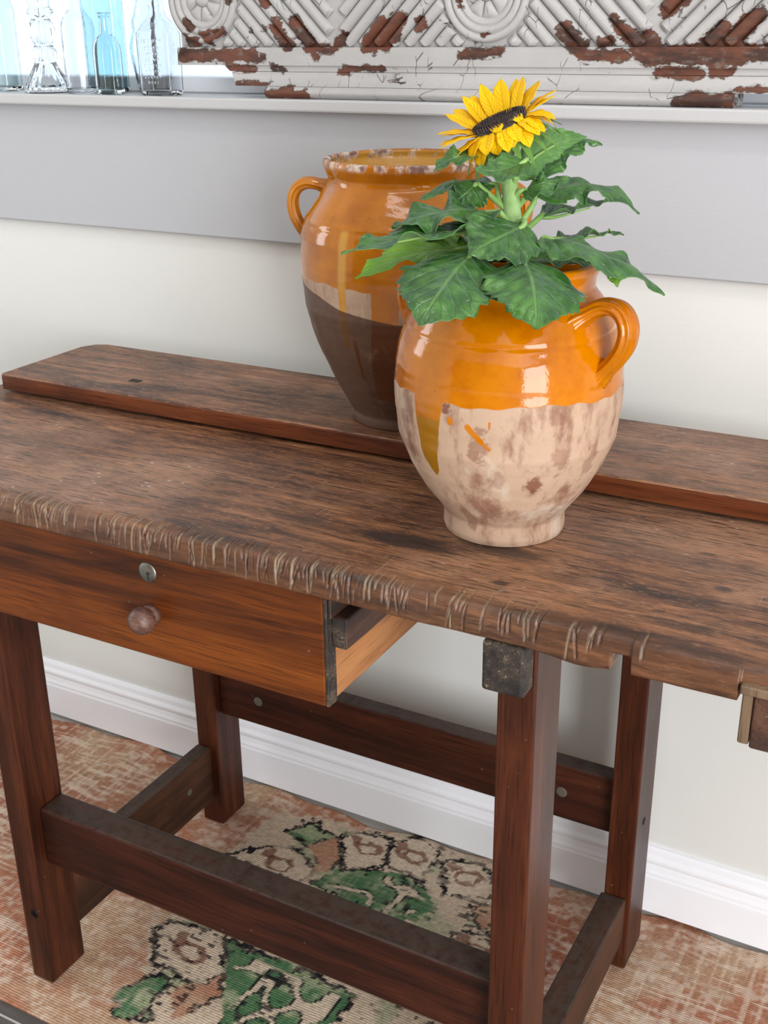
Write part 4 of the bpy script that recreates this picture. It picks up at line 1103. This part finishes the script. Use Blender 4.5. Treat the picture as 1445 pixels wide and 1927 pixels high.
# ---------------------------------------------------------------- carved panel on the sill
def m_paint():
    g = G('peeling_white_paint'); o = g.obj()
    n1 = g.noise(g.scale(o, (60, 60, 110)), 1.0, 6, 0.65)
    n2 = g.noise(g.scale(o, (16, 16, 48)), 1.0, 6, 0.62)
    n3 = g.noise(o, 300, 3)
    nb = g.noise(o, 9, 3)
    bare = g.math('ADD', g.attr('bare'), g.math('MULTIPLY', g.math('SUBTRACT', n1, 0.5), 0.024))
    m = g.step(bare, -0.0004, 0.0004)
    fl2 = g.math('MULTIPLY', g.step(n2, 0.66, 0.68), g.step(nb, 0.48, 0.55))
    m = g.math('MAXIMUM', m, fl2)
    rim = g.math('SUBTRACT', g.step(bare, -0.0022, -0.0002), g.step(bare, -0.0002, 0.002), None, True)
    cr = g.vor(g.n('Mapping', Vector=o, Scale=(42, 20, 16)).outputs[0], 1.0, 'DISTANCE_TO_EDGE')
    crm = g.math('MULTIPLY', g.step(cr, 0.016, 0.004), g.step(g.noise(o, 24, 3), 0.54, 0.60))
    paint = g.mix(n2, c(188, 186, 185), c(168, 165, 163))
    paint = g.mix(g.math('MULTIPLY', g.step(n3, 0.58, 0.72), 0.25), paint, c(150, 146, 142))
    wood = g.mix(g.step(n2, 0.42, 0.62), c(104, 60, 42), c(62, 40, 32))
    wood = g.mix(g.math('MULTIPLY', g.step(n1, 0.55, 0.7), 0.6), wood, c(120, 112, 104))
    col = g.mix(g.math('MULTIPLY', crm, 0.8), paint, c(60, 52, 48))
    col = g.mix(g.math('MULTIPLY', rim, 0.6), col, c(70, 60, 54))
    col = g.mix(m, col, wood)
    g.set(Base_Color=col, Roughness=0.6)
    h = g.math('SUBTRACT', g.math('SUBTRACT', 1.0, m), g.math('ADD', g.math('MULTIPLY', crm, 0.6), g.math('MULTIPLY', n3, 0.15)))
    g.bump(h, 0.8, 0.0012)
    return g.m
PAINT = m_paint()

rb = np.random.default_rng(21)
for _ in range(26):                                  # more flaking over the upper part and the right end
    xa = rb.uniform(-1.1, 0.28); za = rb.uniform(1.365, 1.48); ln_ = rb.uniform(0.005, 0.03)
    BARE.append((xa, za, xa + ln_ * rb.choice([-1, 1]), za + ln_, rb.uniform(0.003, 0.008)))
for _ in range(9):
    xa = rb.uniform(-0.26, 0.28); za = rb.uniform(1.22, 1.35); ln_ = rb.uniform(0.01, 0.05)
    BARE.append((xa, za, xa + ln_, za, rb.uniform(0.004, 0.008)))
def bare_of(V):
    V = np.asarray(V)
    b = np.full(len(V), -0.05)
    for (xa, za, xb, zb, w) in BARE:
        b = np.maximum(b, sdf_seg(V[:, 0], V[:, 2], xa, za, xb, zb, w))
    return b

def panel():
    P = thing('carved_panel', (-0.45, 0.0, 1.2127), 'long carved wooden panel with peeling white paint leaning on the window sill', 'panel')
    XL, XR, ZTOP, Z0 = -1.156, 0.30, 1.452, 1.2795
    def sheet(name, x0, x1, prof, left=None):
        """moulding swept along x with fine steps so flakes stay crisp; prof is a closed (y, z) loop"""
        nx = int((x1 - x0) / 0.005) + 2
        xs = np.linspace(x0, x1, nx); n = len(prof)
        V = []
        for x in xs:
            for (y, z) in prof:
                xx = x
                if left is not None: xx = max(x, left(z))
                V.append((xx, y, z))
        F = []
        for i in range(nx - 1):
            for j in range(n):
                F.append((i * n + j, i * n + (j + 1) % n, (i + 1) * n + (j + 1) % n, (i + 1) * n + j))
        F.append(tuple(range(n))[::-1]); F.append(tuple(range((nx - 1) * n, nx * n)))
        F = [q[::-1] for q in F]
        V = np.array(V)
        return make(name, V, F, PAINT, P, False, {'bare': bare_of(V)})
    def strip(z0, z1, k): return [z0 + (z1 - z0) * i / k for i in range(k + 1)]
    sheet('backing_board', XL, XR, [(0.020, Z0)] + [(0.0, z) for z in strip(Z0, ZTOP, 34)] + [(0.020, ZTOP)])
    sheet('upper_rail', XL, XR, [(0.020, 1.2555)] + [(-0.0130, z) for z in strip(1.2555, 1.2770, 7)] + [(-0.0100, 1.2794), (0.020, 1.2794)])
    dg = lambda z: np.interp(z, [1.2285, 1.2432, 1.2555], [-1.0466, -1.0596, -1.0748])
    sheet('fillet', -1.076, XR, [(0.020, 1.2475)] + [(-0.0100, z) for z in strip(1.2475, 1.2553, 3)] + [(0.020, 1.2553)], dg)
    cove = [(-0.0120 - 0.012 * ((1 - (z - 1.2285) / 0.0185) ** 2), z) for z in strip(1.2285, 1.2470, 8)]
    sheet('cove_moulding', -1.0600, XR, [(0.020, 1.2285)] + cove + [(0.020, 1.2470)], dg)
    bead = [(-0.0285 - 0.0065 * math.sin(math.pi * (i / 8)), 1.2129 + 0.0152 * i / 8) for i in range(9)]
    sheet('bottom_bead', -0.990, -0.3335, [(0.020, 1.2129)] + bead + [(0.020, 1.2281)])
    sheet('top_rail', XL, XR, [(0.020, ZTOP + 0.0004), (-0.013, ZTOP + 0.0004), (-0.016, ZTOP + 0.02), (-0.013, ZTOP + 0.04), (0.020, ZTOP + 0.04)])
    # rosettes and reeds
    RR, ZR, pitch = 0.0600, 1.3440, 0.448
    def ring(name, xc, zc, prof, parent, seg=72):
        v, f = lathe(prof, (0, 0, 0), seg)
        v = np.stack([xc + v[:, 0], -v[:, 2], zc + v[:, 1]], 1)
        return make(name, v, f, PAINT, parent, True, {'bare': bare_of(v)})
    for k in range(3):
        xr = -1.112 + k * pitch
        pr = [(RR, 0.0), (RR - .001, .006), (RR - .005, .0085), (RR - .009, .006), (RR - .0105, .003), (RR - .012, .0065), (RR - .0155, .0085), (RR - .019, .006), (RR - .0205, .0025), (RR - .022, .0045), (RR - .025, .005), (RR - .028, .002), (RR - .030, .0008)]
        rg = ring('rosette_ring', xr, ZR, pr, P)
        ring('rosette_boss', xr, ZR, [(.0105, 0.0008), (.010, .005), (.007, .0085), (.003, .0095), (.0001, .0098)], rg, 32)
        for q in range(8):
            a0 = math.radians(q * 45 + 10)
            V, F = [], []
            nr, na = 8, 9
            for i in range(nr):
                for j in range(na):
                    r = 0.0108 + (0.0305 - 0.0108) * i / (nr - 1)
                    aa = a0 + math.radians(43) * (j / (na - 1) - 0.5)
                    h = 0.0006 + 0.0048 * math.sin(math.pi * j / (na - 1)) ** 0.6 * math.sin(math.pi * (0.15 + 0.85 * i / (nr - 1))) ** 0.5
                    V.append((xr + r * math.cos(aa), -h, ZR + r * math.sin(aa)))
            V = np.array(V)
            make('rosette_petal', V, grid_faces(na, nr), PAINT, rg, True, {'bare': bare_of(V)})
    sp, hw = 0.0232, 0.0077
    def reed(xb, zb_, sx, xlim, xr):
        """half-round reed from (xb, zb_) running up at 45 degrees towards sx"""
        d = np.array((sx * math.sqrt(.5), 0, math.sqrt(.5)))
        L = min((ZTOP - zb_) / d[2], abs(xlim - xb) / abs(d[0]))
        # stop at the rosette
        for t in np.linspace(0, L, 200):
            x = xb + d[0] * t; z = zb_ + d[2] * t
            if math.hypot(x - xr, z - ZR) < RR + 0.004:
                L = t; break
        if L < 0.012: return
        n = max(3, int(L / 0.004)); seg = 8
        side = np.array((d[2], 0, -d[0]))
        V = []
        for i in range(n + 1):
            p = np.array((xb, 0, zb_)) + d * (L * i / n)
            for j in range(seg + 1):
                a = math.pi * j / seg
                w = hw * math.cos(a); h = 0.0085 * math.sin(a) * min(1, (min(i, n - i) * L / n) / 0.003 + 0.35)
                q = p + side * w
                V.append((q[0], -h - 0.0002, max(q[2], Z0 + 0.0005)))
        V = np.array(V)
        F = grid_faces(seg + 1, n + 1)
        if sx < 0: F = [q[::-1] for q in F]
        F = [q[::-1] for q in F]
        F.append(tuple(range(seg + 1))); F.append(tuple(range(n * (seg + 1), (n + 1) * (seg + 1))))
        make('reed', V, F, PAINT, P, False, {'bare': bare_of(V)})
    for k in range(0, 3):
        xv = -0.888 + k * pitch
        for sx in (-1, 1):
            xr = xv + sx * pitch / 2
            if xr < -1.13 or xr > 0.31: continue
            for i in range(9):
                reed(xv + sx * (0.016 + i * sp), Z0 + 0.0015, sx, xr - sx * 0.004, xr)
            for i in range(6):
                reed(xv + sx * 0.009, Z0 + 0.013 + (i + 0.25) * sp, sx, xr - sx * 0.004, xr)
panel()

# ---------------------------------------------------------------- glassware on the sill
def m_glass(name, col, rough=0.03, wav=0.25, wsc=45):
    g = G(name); o = g.obj()
    g.set(Base_Color=col, Roughness=rough, Transmission_Weight=1.0, IOR=1.36)
    g.bump(g.noise(o, wsc, 3), wav, 0.0015)
    return g.m
GL_CLEAR = m_glass('clear_glass', (0.955, 0.975, 1.0, 1))
GL_AQUA = m_glass('aqua_glass', (0.74, 0.93, 0.98, 1), 0.05, 0.4)
GL_PALE = m_glass('pale_aqua_glass', (0.86, 0.95, 0.97, 1), 0.04)
ZSILL = 1.2127

def shell(center, levels, seg=48, sq=2.0, wall=0.0017, rot=0.0, flute=None, emboss=None):
    """bottle shell: levels (half_x, half_y, z, exponent) -> outer and inner surface"""
    L0 = np.array(levels, float); fl0 = np.array(flute if flute else [0.0] * len(levels)); D = []; FLT = []
    for i in range(len(L0) - 1):
        m_ = max(1, int(np.linalg.norm(L0[i + 1, :3] - L0[i, :3]) / 0.002))
        for q in range(m_):
            D.append(L0[i] + (L0[i + 1] - L0[i]) * q / m_); FLT.append(fl0[i] + (fl0[i + 1] - fl0[i]) * q / m_)
    D.append(L0[-1]); FLT.append(fl0[-1]); D = np.array(D)
    for _ in range(2):
        D[2:-2, :2] = 0.25 * D[1:-3, :2] + 0.5 * D[2:-2, :2] + 0.25 * D[3:-1, :2]
    levels = [tuple(r) for r in D]; flute = FLT
    th = np.linspace(0, 2 * math.pi, seg, endpoint=False)
    ca, sa = math.cos(rot), math.sin(rot)
    def ringv(hx, hy, z, e, k=0.0):
        cx_, sy_ = np.cos(th), np.sin(th)
        x = np.sign(cx_) * np.abs(cx_) ** (2 / e) * hx; y = np.sign(sy_) * np.abs(sy_) ** (2 / e) * hy
        if k: 
            m = 1 + k * np.cos(th * 20); x = x * m; y = y * m
        return np.stack([center[0] + x * ca - y * sa, center[1] + x * sa + y * ca, np.full(seg, center[2] + z)], 1)
    V = []
    for i, (hx, hy, z, e) in enumerate(levels): V.append(ringv(hx, hy, z, e, flute[i] if flute else 0.0))
    inner = [(max(hx - wall, 0.0006), max(hy - wall, 0.0006), max(z, 0.006), e) for hx, hy, z, e in levels if z >= 0.004]
    for (hx, hy, z, e) in inner[::-1]: V.append(ringv(hx, hy, z, e))
    n = len(V)
    F = grid_faces(seg, n, True)
    F.append(tuple(range(seg))[::-1]); F.append(tuple(range((n - 1) * seg, n * seg)))
    return np.concatenate(V), F

def bottle(name, center, levels, mat, label, cat='bottle', **kw):
    v, f = shell(center, levels, **kw)
    o = make(name, v, f, mat, None, True, loc=center)
    return tag(o, label, cat, 'old glassware on the window sill')

bottle('glass_bottle', (-1.558, 0.020, ZSILL), [(.036, .020, 0, 5), (.038, .022, .004, 5), (.038, .022, .10, 5), (.038, .022, .125, 5), (.034, .020, .140, 4), (.020, .015, .155, 3), (.013, .013, .165, 2), (.012, .012, .205, 2), (.015, .015, .207, 2), (.015, .015, .220, 2)], GL_PALE,
       'pale rectangular glass bottle at the far left end of the sill', seg=64)
def lv(pts): return [(r, r, z, 2) for r, z in pts]
cs = [(.037, 0), (.038, .004), (.036, .010), (.029, .022), (.021, .036), (.0165, .045), (.0180, .049), (.0205, .056), (.0185, .064), (.0135, .070), (.0150, .073), (.0205, .083), (.0215, .092), (.0180, .103), (.0135, .109), (.0145, .112), (.0210, .118), (.0215, .121), (.0175, .124), (.0170, .130), (.0190, .150), (.0215, .165), (.0220, .170)]
fl_ = [0.02 if z < .04 else (0.025 if .048 < z < .107 else 0.0) for r, z in cs]
v, f = shell((-1.430, -0.001, ZSILL), lv(cs), seg=120, wall=0.012, flute=fl_)
tag(make('glass_candlestick', v, f, GL_CLEAR, None, True, loc=(-1.430, -0.001, ZSILL)), 'fluted clear glass candlestick with flared foot beside the left bottle', 'candlestick', 'old glassware on the window sill')
bottle('glass_bottle', (-1.360, 0.004, ZSILL), lv([(.024, 0), (.0262, .004), (.0262, .05), (.0262, .092), (.0245, .104), (.0190, .113), (.0125, .120), (.0110, .128), (.0105, .185), (.0135, .187), (.0135, .200)]), GL_CLEAR,
       'clear round glass bottle with greenish foot, right of the candlestick')
bottle('glass_bottle', (-1.288, -0.016, ZSILL), [(.0185, .0125, 0, 5), (.0205, .0140, .003, 5), (.0205, .0140, .060, 5), (.0195, .0135, .072, 4), (.0150, .0115, .081, 3), (.0090, .0090, .085, 2), (.0078, .0078, .090, 2), (.0076, .0076, .110, 2), (.0105, .0105, .1115, 2), (.0100, .0100, .116, 2)], GL_PALE,
       'smallest aqua-tinted glass bottle, standing in front of the tall blue bottle', seg=56)
bottle('glass_bottle', (-1.335, 0.036, ZSILL), [(.030, .0165, 0, 4.5), (.033, .0175, .004, 4.5), (.033, .0175, .09, 4.5), (.033, .0175, .150, 4.5), (.026, .016, .168, 3), (.013, .013, .180, 2), (.012, .012, .215, 2), (.015, .015, .217, 2), (.015, .015, .23, 2)], GL_AQUA,
       'tall sky blue glass bottle standing behind the smallest bottle', seg=64)
vs = [(.020, 0), (.024, .004), (.030, .030), (.034, .055), (.0345, .068), (.031, .083), (.0275, .090), (.0290, .096), (.0285, .104), (.0240, .112), (.0190, .135), (.0185, .170), (.024, .19)]
bottle('glass_vase', (-1.2420, 0.036, ZSILL), lv(vs), GL_CLEAR, 'rounded clear glass vase mostly hidden behind the embossed flask', 'vase', seg=64, wall=0.003)
flask = thing('glass_flask', (-1.1905, -0.012, ZSILL), 'clear flat-sided glass flask with embossed front, nearest the carved panel', 'bottle', 'old glassware on the window sill')
v, f = shell((-1.1905, -0.012, ZSILL), [(.0275, .0155, 0, 7), (.0300, .0175, .003, 7), (.0305, .0178, .040, 7), (.0310, .0180, .086, 7), (.0300, .0175, .089, 6), (.0220, .0150, .101, 4), (.0130, .0125, .110, 2.6), (.0112, .0112, .114, 2), (.0108, .0108, .122, 2), (.0128, .0128, .124, 2), (.0128, .0128, .128, 2), (.0108, .0108, .130, 2), (.0108, .0108, .150, 2), (.0135, .0135, .152, 2), (.0135, .0135, .162, 2)], seg=80)
make('flask_body', v, f, GL_CLEAR, flask, True)
# worn embossing: rows of raised blobs too faint to read
parts = []
r4 = np.random.default_rng(3)
for row, zc in enumerate((.076, .066, .058, .050, .042, .034, .026, .018)):
    nl = (7, 5, 4, 5, 6, 5, 6, 4)[row]; hgt = (.0050, .0048, .0034, .0040, .0040, .0038, .0042, .0040)[row]
    for q in range(nl):
        xx = -1.1905 + (q - (nl - 1) / 2) * 0.0056
        w = r4.uniform(.0011, .0017)
        parts.append(boxdata(xx - w, xx - w * 0.3, -0.0308, -0.0296, ZSILL + zc - hgt / 2, ZSILL + zc + hgt / 2, 0.0004, 1))
        parts.append(boxdata(xx - w * 0.3, xx + w, -0.0308, -0.0296, ZSILL + zc + hgt * r4.uniform(-.1, .2), ZSILL + zc + hgt * 0.5, 0.0004, 1))
v, f = merge(parts)
make('embossing', v, f, GL_CLEAR, flask, False)
